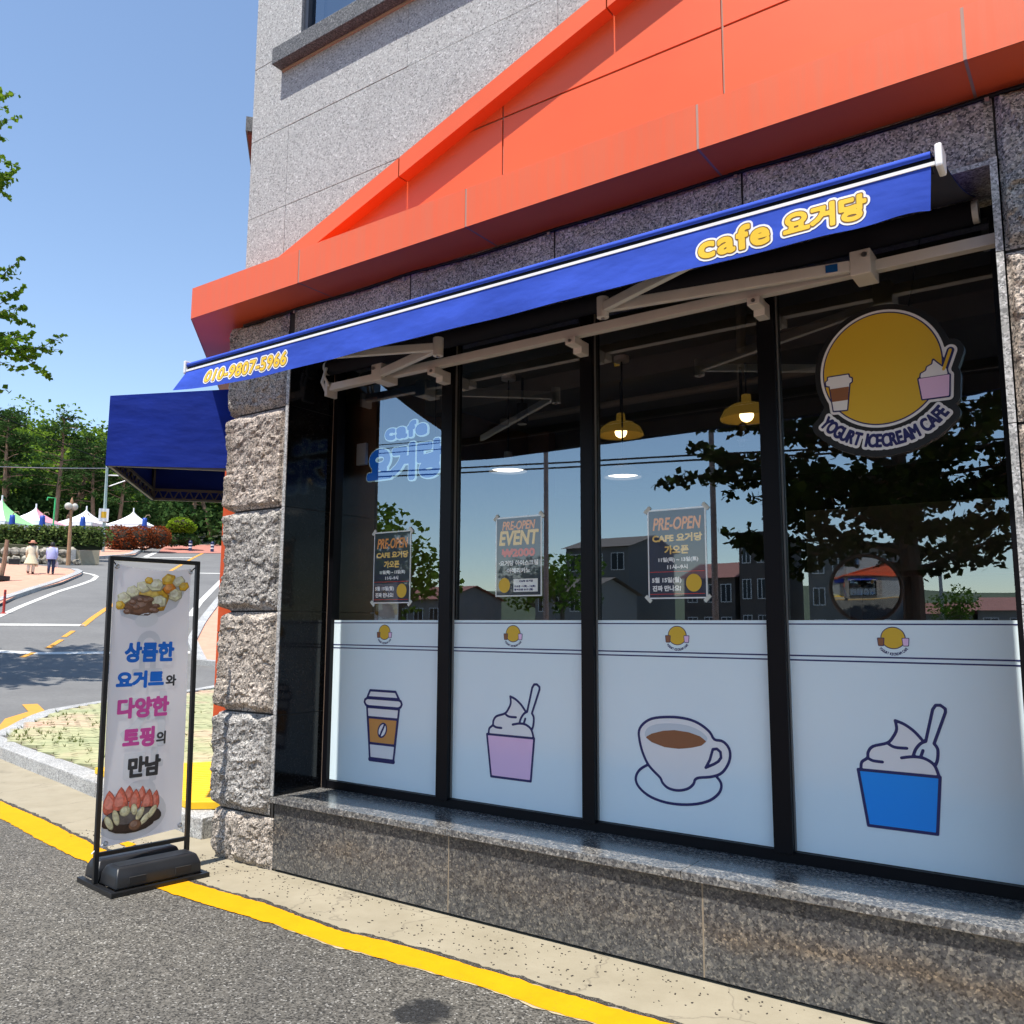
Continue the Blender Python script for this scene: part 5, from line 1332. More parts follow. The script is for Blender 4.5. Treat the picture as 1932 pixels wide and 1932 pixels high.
# ------------------------------------------------------------------ yellow entrance ramp
RP = thing('entrance_ramp', 'bright yellow ramp plate at the side entrance behind the banner', 'ramp', (-6.6, 1.0, .14))
RPT = [(-8.05, .80), (-5.93, .37), (-5.42, .78), (-7.30, 1.98)]
MB().prism(RPT, .145, .20).build('plate', M_YPLATE, RP, bevel=.004)
rb = MB()
for i in range(1, 22):
    a = Vector((*RPT[0], .2)).lerp(Vector((*RPT[1], .2)), i / 22); b_ = Vector((*RPT[3], .2)).lerp(Vector((*RPT[2], .2)), i / 22)
    rb.bar(a.lerp(b_, .04), a.lerp(b_, .96), .012, .005)
rb.build('grip_rib', M_YPLATE, RP)['kind'] = 'stuff'
MB().box(-5.74, -5.55, .22, .45, .0, .155).build('kerb_end', M_KERB, RP, bevel=.01)
strip([(-6.05, -.10), (-5.78, -.15)], [(-6.0, -.19), (-5.75, -.22)], .013, .01).build('yellow_patch', M_YLINE)['kind'] = 'structure'

# ------------------------------------------------------------------ vegetation builders
rng = np.random.default_rng(11)
def leaf_cloud(C, smin, smax, aspect=.55, up=.0):
    """one small rhombic leaf per centre, random orientation; returns verts, faces"""
    C = np.asarray(C, float); n = len(C)
    d = rng.normal(size=(n, 3)); d[:, 2] *= .6; d /= np.linalg.norm(d, axis=1)[:, None]
    e = rng.normal(size=(n, 3)); e[:, 2] -= up; e -= d * (e * d).sum(1)[:, None]; e /= np.linalg.norm(e, axis=1)[:, None]
    s = rng.uniform(smin, smax, n)[:, None]
    V = np.stack([C - d * s * .5, C + e * s * aspect * .5 + d * s * .1, C + d * s * .5, C - e * s * aspect * .5 + d * s * .1], 1).reshape(-1, 3)
    return V, [(4 * i, 4 * i + 1, 4 * i + 2, 4 * i + 3) for i in range(n)]
def ball(n, c, r, shell=.55):
    p = rng.normal(size=(n, 3)); p /= np.linalg.norm(p, axis=1)[:, None]
    p *= (shell + (1 - shell) * rng.random(n) ** .5)[:, None]
    return np.asarray(c) + p * np.asarray(r)
def add_np(mb, vf): mb.add(vf[0].tolist(), vf[1]); return mb

def ginkgo_mesh(H, Rm, zlow, nb, seed, leaf_s=(.07, .13), dens=26):
    """trunk + branches MB and leaf MB, trunk foot at the origin"""
    rs = np.random.default_rng(seed); wood = MB(); L = []
    top = Vector((rs.normal() * .2, rs.normal() * .2, H))
    wood.tube([(0, 0, -.2), (0.02, 0, H * .25), (top.x * .5, top.y * .5, H * .6), tuple(top)], [.19 * H / 12 + .03, .15 * H / 12 + .02, .09 * H / 12, .012], 9)
    for k in range(nb):
        t = (k + .5) / nb; z = zlow - .8 + (H * .97 - zlow) * t
        prof = math.sin(math.pi * min(1, max(.08, .12 + .80 * t))) ** .6
        ln = Rm * prof * rs.uniform(.75, 1.1); az = k * 2.399 + rs.normal() * .3
        el = rs.uniform(.35, .7) if t > .3 else rs.uniform(.1, .45)
        b = Vector((top.x * z / H, top.y * z / H, z)); d = Vector((math.cos(az) * math.cos(el), math.sin(az) * math.cos(el), math.sin(el)))
        pts = [b + d * ln * q + Vector((0, 0, -.10 * ln * q * q + rs.normal() * .03)) for q in (0, .25, .5, .75, 1)]
        wood.tube(pts, [.035 + .012 * ln, .03, .02, .013, .005], 5)
        shoots = [(pts, .22, 1.0)]
        for j in range(int(3 + ln * 2.2)):
            q = rs.uniform(.15, .95); p = pts[int(q * 4)].lerp(pts[min(4, int(q * 4) + 1)], q * 4 - int(q * 4))
            a2 = az + rs.choice([-1, 1]) * rs.uniform(.35, 1.1); e2 = el * .5 + rs.uniform(-.45, .5); l2 = ln * rs.uniform(.25, .55) * (1.1 - .5 * q)
            d2 = Vector((math.cos(a2) * math.cos(e2), math.sin(a2) * math.cos(e2), math.sin(e2)))
            sp = [p + d2 * l2 * s_ + Vector((0, 0, -.06 * l2 * s_ * s_)) for s_ in (0, .5, 1)]
            wood.tube(sp, [.014, .01, .004], 4); shoots.append((sp, .17, 1.0))
        for sp, th, w in shoots:
            Ls = sum((q - p).length for p, q in zip(sp, sp[1:])); n = int(Ls * dens * 3.2)
            for _ in range(n):
                q = rs.random() ** .8 * (len(sp) - 1); i = min(len(sp) - 2, int(q)); p = sp[i].lerp(sp[i + 1], q - i)
                tt = th * (1.05 - .55 * q / (len(sp) - 1))
                L.append((p.x + rs.normal() * tt * .45, p.y + rs.normal() * tt * .45, p.z + rs.normal() * tt * .40 - .02))
    return wood, add_np(MB(), leaf_cloud(L, leaf_s[0], leaf_s[1], .95, .5)), len(L)
def plant_tree(name, label, loc, wood, leaves, bark, leafm, group=None, cat='tree'):
    t = thing(name, label, cat, loc, group)
    for n_, m_, mt in (('trunk', wood, bark), ('crown', leaves, leafm)):
        me = m_ if isinstance(m_, bpy.types.Mesh) else None
        if me is None:
            me = bpy.data.meshes.new(n_); me.from_pydata(m_.v, [], m_.f); me.materials.append(mt); me.update()
        o = link(n_, me, t)
    return t
W1, L1, n1 = ginkgo_mesh(15.8, 4.0, 6.0, 44, 5, (.09, .17), 11)
plant_tree('ginkgo_tree', 'tall ginkgo tree with long leafy shoots reaching in from the left edge', (-22.9, 3.45, tz(-22.9, 3.45)), W1, L1, M_BARK, M_GINKGO)
W2, L2, n2 = ginkgo_mesh(8.5, 3.1, 3.0, 60, 8, (.08, .14), 20)
plant_tree('ginkgo_tree', 'leafy street tree across the road mirrored in the fourth pane', (-2.15, -7.3, 0), W2, L2, M_BARK, M_SHADED_LEAF)

def pine_mesh(H, seed, spread=3.0):
    rs = np.random.default_rng(seed); wood = MB(); C = []
    bend = rs.normal(size=2) * .6
    tp = lambda z: Vector((bend[0] * math.sin(z / H * 2.2), bend[1] * math.sin(z / H * 1.7), z))
    wood.tube([tp(H * k / 6) if k else (0, 0, -.4) for k in range(7)], [.22, .19, .17, .14, .11, .07, .03], 7)
    for k in range(22):
        t = .32 + .68 * (k / 22) ** .9; p = tp(H * t); az = k * 2.4 + rs.normal() * .4
        ln = spread * (1.08 - t) ** .55 * rs.uniform(.7, 1.15); el = rs.uniform(-.05, .45)
        d = Vector((math.cos(az), math.sin(az), el)); e = p + d * ln + Vector((0, 0, -.1 * ln))
        wood.tube([p, p.lerp(e, .5) + Vector((0, 0, .1)), e], [.05, .035, .015], 5)
        if rs.random() < .12: continue
        for q in (.45, .72, .98):
            c = p.lerp(e, q); C.append(ball(42, (c.x, c.y, c.z + .12), (.62 + .3 * rs.random(), .62 + .3 * rs.random(), .26), .3))
    C.append(ball(60, tuple(tp(H)), (.7, .7, .6), .3))
    return wood, add_np(MB(), leaf_cloud(np.vstack(C), .22, .42, .32))
def to_mesh(name, mb, mat):
    me = bpy.data.meshes.new(name); me.from_pydata(mb.v, [], mb.f); me.materials.append(mat); me.update(); return me
PINES = []
for sd, H in ((1, 7.6), (2, 8.8), (3, 7.2)):
    w, l = pine_mesh(H, sd); PINES.append((to_mesh('trunk', w, M_PBARK), to_mesh('crown', l, M_PINE)))
for k, (x, y, v, s, lb) in enumerate([
    (-73.1, 28.6, 1, 1.0, 'tall pine tree behind the green and white tent'), (-71.6, 31.9, 1, 1.05, 'pine tree with forked bare limbs behind the pink tent'),
    (-72.6, 33.2, 2, .95, 'slim pine tree between the pink and white tents'), (-70.3, 34.5, 0, .9, 'leaning pine tree just left of the steel sign pole'),
    (-69.4, 36.2, 0, .85, 'short pine tree above the white tent with low limbs'), (-76, 26.2, 0, 1.1, 'dark pine tree at the left picture edge behind tents'),
    (-75.5, 36.0, 1, .9, 'dark pine tree behind the sign pole, partly under the awning'), (-70.4, 44.0, 1, 1.0, 'tall bare-stemmed pine tree right of the lime bush'),
    (-69.3, 45.4, 2, 1.1, 'leaning pale-stemmed pine tree behind the right bollard'), (-68.7, 46.5, 1, 1.0, 'thin pine tree at the edge of the stone pillar'),
    (-77.5, 30.5, 2, 1.25, 'dark pine tree high behind the forked pine'), (-78.5, 40.5, 1, 1.0, 'dark pine tree behind the red bushes')]):
    t = plant_tree('pine_tree', lb, (x, y, tz(x, y) + 1.2), PINES[v][0], PINES[v][1], None, None, 'pine trees below the hill')
    t.scale = (s, s, s); t.rotation_euler = (0, 0, k * 1.3)

# wooded hill
def ridge(a):
    a = math.degrees(a)
    pts = [(-60, 6), (-10, 14), (10, 22), (20, 24), (24, 25.4), (27, 25.2), (30, 23.5), (33, 21.0), (36, 19), (45, 16), (60, 8), (120, 4)]
    for (a0, z0), (a1, z1) in zip(pts, pts[1:]):
        if a <= a1: return z0 + (z1 - z0) * max(0, (a - a0) / (a1 - a0))
    return 4
def hill_z(a, d):
    t = max(0, min(1, (d - 84) / 62)); t = t * t * (3 - 2 * t)
    base = .146 * (min(d, 90) - 22.5)
    return base + (ridge(a) - base) * t if ridge(a) > base else base
hm = MB(); na, nd = 60, 18
vs = []
for i in range(na + 1):
    a = R(-30 + 105 * i / na)
    for j in range(nd + 1):
        d = 84 + 110 * j / nd; vs.append((-d * math.cos(a), d * math.sin(a) - 3.76, hill_z(a, d) - .6))
hm.add(vs, [(i * (nd + 1) + j, i * (nd + 1) + j + 1, (i + 1) * (nd + 1) + j + 1, (i + 1) * (nd + 1) + j) for i in range(na) for j in range(nd)])
structure('hill', hm, M_HILLSOIL)
C = []; CD = []
for _ in range(430):
    a = R(rng.uniform(16, 44)); d = rng.uniform(88, 158); z = hill_z(a, d); r = rng.uniform(2.0, 3.4)
    c = (-d * math.cos(a), d * math.sin(a) - 3.76, z + r * 1.1 + rng.uniform(0, 1.5))
    dark = rng.random() < (.55 if d < 112 else .22)
    for _ in range(4):
        o = rng.normal(size=3) * r * .42
        (CD if dark else C).append(ball(44, np.array(c) + o, (r * .6, r * .6, r * .55), .7))
wd = add_np(MB(), leaf_cloud(np.vstack(C), .4, .8, .7)); wd.cur = 1; add_np(wd, leaf_cloud(np.vstack(CD), .4, .75, .5))
tag(wd.build('hillside_wood', [M_WOOD, M_PINE]), 'mixed green wood covering the hillside', 'wood', kind='stuff')
C = []
for _ in range(150):
    a = R(rng.uniform(20, 42)); d = rng.uniform(80, 92); r = rng.uniform(.9, 1.8)
    x, y = -d * math.cos(a), d * math.sin(a) - 3.76
    C.append(ball(60, (x, y, tz(x, y) + r * .8 + rng.uniform(0, 2.5)), (r * 1.2, r * 1.2, r), .6))
tag(add_np(MB(), leaf_cloud(np.vstack(C), .35, .7, .6)).build('undergrowth', M_PINE), 'dark undergrowth at the foot of the pines', 'undergrowth', kind='stuff')

def bush(name, label, cat, blobs, mat, n, size, stem=True, group=None):
    c0 = blobs[0][0]; base = (c0[0], c0[1], tz(c0[0], c0[1]))
    t = thing(name, label, cat, base, group)
    P_ = np.vstack([ball(int(n * w), c, r, .72) for c, r, w in blobs])
    add_np(MB(), leaf_cloud(P_, size[0], size[1], .6)).build('foliage', mat, t)
    inner = MB()
    for c, r, w in blobs:
        inner.lathe([(max(.01, r[0] * .72 * math.cos(q)), r[2] * .72 * math.sin(q)) for q in np.linspace(-1.5, 1.5, 7)], c, 10)
    inner.build('branches', plain('twigs', (.035, .025, .015), .95), t)
    return t
bush('red_bush', 'clipped red-leaved bush nearest the steel sign pole', 'bush', [((-60.6, 31.2, 7.9), (1.15, 1.15, 1.0), 1), ((-60.4, 31.6, 7.5), (1.0, 1.0, .7), .6)], M_REDLEAF, 900, (.12, .24))
bush('red_bush', 'clipped red-leaved bush in the middle of three', 'bush', [((-59.8, 32.5, 8.0), (1.05, 1.05, .95), 1)], M_REDLEAF, 900, (.12, .24))
bush('red_bush', 'clipped red-leaved bush beside the lime green bush', 'bush', [((-59.2, 33.55, 8.1), (.95, .95, .9), 1)], M_REDLEAF, 900, (.12, .24))
bush('lime_bush', 'bright lime green domed bush behind the crossing', 'bush', [((-61.7, 37.05, 9.55), (1.0, 1.0, .62), 1), ((-62.0, 36.6, 9.3), (.6, .6, .4), .4), ((-61.4, 37.6, 9.35), (.6, .6, .45), .4)], M_LIME, 700, (.16, .3))
bush('low_hedge', 'low dark clipped hedge under the lime green bush', 'hedge', [((-61.9, 36.6, 8.25), (.9, .9, .5), 1), ((-61.3, 37.6, 8.3), (.9, .9, .5), 1)], M_PINE, 500, (.12, .25))
hd = thing('hedge', 'long broad-leaved hedge on the bank above the boulders', 'hedge', (-53.7, 22.8, 6.2))
a, b_ = np.array([-55.6, 18.9, 6.15]), np.array([-52.4, 25.4, 6.4])
q = rng.random((2600, 1)); n_ = np.array([-.9, -.43, 0]) * -1
P_ = a + (b_ - a) * q + np.array([.9, .44, 0]) * (rng.random((2600, 1)) * 1.0 - .2) + np.array([0, 0, 1]) * (rng.random((2600, 1)) ** .8 * 1.25)
add_np(MB(), leaf_cloud(P_, .14, .30, .6, .4)).build('foliage', M_HEDGE, hd)
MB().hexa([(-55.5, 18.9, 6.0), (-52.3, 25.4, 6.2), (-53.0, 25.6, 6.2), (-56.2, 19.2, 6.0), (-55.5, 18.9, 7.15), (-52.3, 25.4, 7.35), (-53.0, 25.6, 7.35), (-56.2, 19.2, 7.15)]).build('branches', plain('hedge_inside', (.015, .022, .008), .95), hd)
structure('bank', MB().hexa([(-53.2, 17.5, 4.5), (-50.9, 23.4, 4.8), (-60, 27.5, 5.5), (-63, 21, 5.0), (-53.4, 17.6, 6.15), (-51.6, 23.2, 6.1), (-60, 27.5, 7.0), (-63, 21, 6.6)]), M_SOIL)

# ------------------------------------------------------------------ far things along the street
def boulder(c, r, sd, lb):
    bm = bmesh.new(); bmesh.ops.create_icosphere(bm, subdivisions=2, radius=1)
    for v in bm.verts:
        k = 1 + .35 * noise.noise(v.co * 1.3 + Vector((sd, 0, 0))) + .12 * noise.noise(v.co * 4 + Vector((0, sd, 0)))
        v.co = Vector((v.co.x * r[0] * k, v.co.y * r[1] * k, v.co.z * r[2] * k))
    me = bpy.data.meshes.new('boulder'); bm.to_mesh(me); bm.free(); me.materials.append(M_BOULDER)
    o = link('boulder', me); o.location = c; o.rotation_euler = (0, 0, sd)
    return tag(o, lb, 'boulder', 'boulders of the retaining bank')
ORD = ['first', 'second', 'third', 'fourth', 'fifth', 'sixth', 'seventh', 'eighth', 'ninth', 'tenth', 'eleventh']
for k in range(22):
    q = (k % 11) / 10.0; row = k // 11
    x, y = -52.5 + 1.9 * q + random.uniform(-.05, .05) - .25 * row, 18.2 + 4.6 * q + random.uniform(-.1, .1)
    boulder((x, y, 5.12 + .1 * q + .5 * row + random.uniform(-.06, .06)), (random.uniform(.28, .42), random.uniform(.25, .36), random.uniform(.24, .34)), k + 1, ('lower' if row == 0 else 'upper') + ' row tan boulder, ' + ORD[k % 11] + ' from the left in the bank below the hedge')
def tent(label, c, w, eave, apex, m1, m2):
    t = thing('pavilion_tent', label, 'tent', (c[0], c[1], tz(*c)))
    for k in range(4):
        mb = MB(); vs = []; a = k * math.pi / 2 + .5
        n = 7
        for i in range(n + 1):
            s = i / n; r = w * (1 - s) ** 1.55 + .02
            for e in (-1, 1):
                ang = a + e * math.pi / 4; vs.append((c[0] + r * 1.414 * math.cos(ang), c[1] + r * 1.414 * math.sin(ang), eave + (apex - eave) * s))
        mb.add(vs, [(2 * i, 2 * i + 1, 2 * i + 3, 2 * i + 2) for i in range(n)]); mb.build('roof_panel', m1 if k % 2 else m2, t)
        p = Vector((c[0] + w * 1.414 * math.cos(a + .785), c[1] + w * 1.414 * math.sin(a + .785), 0)); q = Vector((c[0] + w * 1.414 * math.cos(a - .785), c[1] + w * 1.414 * math.sin(a - .785), 0))
        MB().add([(p.x, p.y, eave), (q.x, q.y, eave), (q.x, q.y, eave - .25), (p.x, p.y, eave - .25)], [(0, 1, 2, 3)]).build('valance', m1, t)
        MB().tube([(p.x, p.y, tz(*c) - .3), (p.x, p.y, eave)], .04, 6).build('leg', M_STEEL, t)
    MB().tube([(c[0], c[1], apex - .1), (c[0], c[1], apex + .25)], .06, 6).build('finial', m1, t)
M_TENT = plain('tent_white', (.82, .82, .84), .6); M_TENT_G = plain('tent_green', (.32, .72, .28), .6); M_TENT_P = plain('tent_pink', (.75, .32, .38), .6); M_TENT_B = plain('tent_brown', (.4, .25, .2), .6)
tent('green and white peaked tent at the left picture edge', (-64.1, 24.4), 1.6, 8.5, 10.3, M_TENT, M_TENT_G)
tent('pink and white peaked tent behind the hedge', (-65.0, 27.2), 1.5, 8.85, 10.1, M_TENT, M_TENT_P)
tent('white peaked tent left of the steel sign pole', (-65.2, 31.1), 1.45, 9.2, 10.4, M_TENT, M_TENT)
tent('white peaked tent above the red bushes', (-65.2, 35.0), 1.35, 9.5, 10.7, M_TENT, M_TENT)
M_BLUEPOST = plain('blue_sleeve', (.01, .06, .36), .5); M_HOOK = plain('tan_hook', (.35, .25, .14), .6)
for x, y, z, lb in ((-60.15, 23.4, 8.75, 'blue sleeved post with curved hook beside the green tent'), (-59.4, 25.0, 8.83, 'blue sleeved post with curved hook before the pink tent'), (-58.3, 27.2, 8.9, 'blue sleeved post with curved hook before the middle white tent'), (-59.76, 32.7, 9.5, 'blue sleeved post with curved hook right of the white tent')):
    t = thing('banner_post', lb, 'post', (x, y, tz(x, y)))
    MB().lathe([(.18, -1.6), (.2, -.8), (.17, -.2), (.15, 0), (.05, .02)], (x, y, z), 10).build('sleeve', M_BLUEPOST, t, smooth=True)
    MB().tube([(x, y, tz(x, y) - .2), (x, y, z)], .05, 6).build('pole', M_STEEL, t)
    MB().tube([(x, y, z), (x + .05, y + .1, z + .22), (x + .1, y + .3, z + .25), (x + .1, y + .38, z + .1)], .035, 6).build('hook', M_HOOK, t)
t = thing('green_gate', 'bright green bent pipe frame standing among the pines', 'frame', (-60.9, 26.5, tz(-60.9, 26.5)))
MB().tube([(-61.1, 26.05, 10.15), (-61.1, 26.07, 10.35), (-60.88, 26.5, 10.35), (-60.9, 26.48, tz(-60.9, 26.5))], .06, 6).build('pipe', plain('green_pipe', (.06, .5, .16), .4), t)
M_PINEWOOD = plain('turned_wood', (.34, .19, .10), .7, vary=.2)
t = thing('lamp_post', 'brown wooden lamp post with twin globes at the kerb', 'lamp post', (-50.2, 22.2, tz(-50.2, 22.2)))
MB().tube([(-50.18, 22.2, 4.9), (-50.19, 22.18, 6.3), (-50.2, 22.16, 8.2)], [.13, .11, .08], 8).build('post', M_PINEWOOD, t)
for dy in (-.18, .16): MB().lathe([(.22 * math.cos(q), .22 * math.sin(q)) for q in np.linspace(-1.5, 1.5, 9)], (-50.2, 22.16 + dy, 8.42), 12).build('globe', plain('globe_glass', (.5, .48, .42), .2), t, smooth=True)
MB().lathe([(.1, 0), (.09, .2), (.02, .42)], (-50.2, 22.16, 8.55), 8).build('finial', M_PINEWOOD, t)
M_GALV = plain('galvanised', (.42, .50, .47), .5, .2)
t = thing('sign_pole', 'pale steel street pole with white and yellow sign box', 'pole', (-58.5, 28.9, tz(-58.5, 28.9)))
MB().tube([(-58.5, 28.88, 6.4), (-58.53, 28.85, 9.6), (-58.56, 28.8, 13.2)], [.13, .11, .08], 10).build('pole', M_GALV, t)
MB().tube([(-58.56, 28.8, 12.1), (-57.7, 30.5, 12.2)], .05, 6).tube([(-58.46, 28.97, 11.3), (-57.7, 30.5, 12.12)], .04, 6).build('arm', M_WHITE_PL, t)
bx = MB().obox((-58.45, 28.74, 9.2), (.45, .9, 0), (.9, -.45, 0), (0, 0, 1), .32, .12, .46).build('sign_box', M_WHITE_PL, t)
MB().obox((-58.34, 28.68, 9.22), (.45, .9, 0), (.9, -.45, 0), (0, 0, 1), .17, .004, .22).build('yellow_symbol', plain('yellow_symbol', (.8, .45, .02), .5), bx)
M_BOLL = plain('navy_bollard', (.012, .02, .09), .4)
for x, y, lb in ((-60.4, 37.15, 'navy and white bollard, left one at the crossing'), (-59.5, 38.55, 'navy and white bollard, right one at the crossing')):
    z = tz(x, y); t = thing('bollard', lb, 'bollard', (x, y, z), 'bollards at the crossing')
    MB().lathe([(.13, 0), (.13, .62), (.15, .64), (.15, .74), (.10, .84), (.0, .86)], (x, y, z), 12).build('post', M_BOLL, t)
    for q in (.25, .5): MB().lathe([(.134, q), (.134, q + .1)], (x, y, z), 12).build('white_band', M_WHITE_PL, t)
x, y = -32.57, 10.91; z = tz(x, y)
t = thing('delineator_post', 'slim red flexible post standing on the white edge line', 'post', (x, y, z))
MB().lathe([(.10, 0), (.10, .03), (.045, .05), (.04, .85), (.0, .86)], (x, y, z), 12).build('post', plain('red_plastic', (.42, .03, .02), .5), t)
for q in (.55, .7): MB().lathe([(.042, q), (.042, q + .06)], (x, y, z), 12).build('dark_band', plain('dull_red', (.16, .03, .05), .5), t)
t = thing('wooden_post', 'weathered brown wooden post at the far left pavement edge', 'post', (-42.0, 14.9, tz(-42, 14.9)))
MB().tube([(-42.03, 14.88, 3.4), (-42.0, 15.0, 4.3), (-41.98, 15.05, 5.4)], [.13, .11, .09], 8).build('stem', M_PBARK, t)
MB().obox((-42.05, 14.8, 3.62), (.9, .4, 0), (-.4, .9, 0), (0, 0, 1), .35, .35, .1).build('base_block', M_JOINT, t)
t = thing('black_planter', 'small black plastic crate by the boulders', 'crate', (-50.0, 19.1, tz(-50, 19.1)))
MB().obox((-50.0, 19.1, tz(-50, 19.1) + .18), (.42, .9, 0), (.9, -.42, 0), (0, 0, 1), .26, .16, .18).build('body', M_RUBBER, t); MB().obox((-50.0, 19.1, tz(-50, 19.1) + .38), (.42, .9, 0), (.9, -.42, 0), (0, 0, 1), .28, .18, .03).build('rim', M_RUBBER, t)
t = thing('low_wall', 'low grey concrete wall end beside the lamp post', 'wall', (-50.3, 23.1, tz(-50.3, 23.1)))
MB().hexa([(-50.6, 22.55, 4.9), (-49.9, 23.9, 5.1), (-50.2, 24.0, 5.1), (-50.9, 22.65, 4.9), (-50.6, 22.55, 5.85), (-49.9, 23.9, 5.95), (-50.2, 24.0, 5.95), (-50.9, 22.65, 5.85)]).build('coping', M_CONC, t)
MB().obox((-50.6, 22.68, 5.4), (.45, .9, 0), (.9, -.45, 0), (0, 0, 1), .13, .14, .52).build('pier', M_KERB, t)
for lb, a, b_, sag in (('thin grey overhead cable crossing before the pines', (-57.5, 8, 10.2), (-58.5, 28.8, 12.6), .25), ('dark overhead cable slanting over the hill at left', (-56.5, 10, 18.5), (-58.5, 28.8, 13.1), .6)):
    t = thing('overhead_cable', lb, 'cable', a); A_, B_ = Vector(a), Vector(b_)
    MB().tube([A_.lerp(B_, k / 14) - Vector((0, 0, sag * 4 * (k / 14) * (1 - k / 14))) for k in range(15)], .03, 5).build('wire', M_STEEL if sag < .5 else M_BLACK, t)

# ------------------------------------------------------------------ the two walkers
M_SKIN = plain('skin', (.50, .30, .21), .6, vary=0)
def skin_body(name, parent, joints, bones, rad, mat):
    me = bpy.data.meshes.new(name); me.from_pydata([tuple(j) for j in joints], bones, [])
    o = bpy.data.objects.new(name, me); COL.objects.link(o)
    o.modifiers.new('s', 'SKIN'); sv = me.skin_vertices[0].data
    for k, r_ in enumerate(rad): sv[k].radius = (r_, r_)
    sv[0].use_root = True
    o.modifiers.new('d', 'SUBSURF').levels = 2
    dg = bpy.context.evaluated_depsgraph_get(); dg.update()
    m2 = bpy.data.meshes.new_from_object(o.evaluated_get(dg)); bpy.data.objects.remove(o)
    m2.materials.clear(); m2.materials.append(mat)
    m2.polygons.foreach_set('use_smooth', [True] * len(m2.polygons))
    return link(name, m2, parent)
def loft(rings, seg=16):
    """rings: (centre, rx, ry) in body axes; closed tube"""
    mb = MB(); vs = []
    for (c, rx, ry) in rings:
        for k in range(seg):
            a = 2 * math.pi * k / seg; vs.append((c[0] + rx * math.cos(a), c[1] + ry * math.sin(a), c[2]))
    n = len(rings)
    return mb.add(vs, [(i * seg + k, i * seg + (k + 1) % seg, (i + 1) * seg + (k + 1) % seg, (i + 1) * seg + k) for i in range(n - 1) for k in range(seg)])
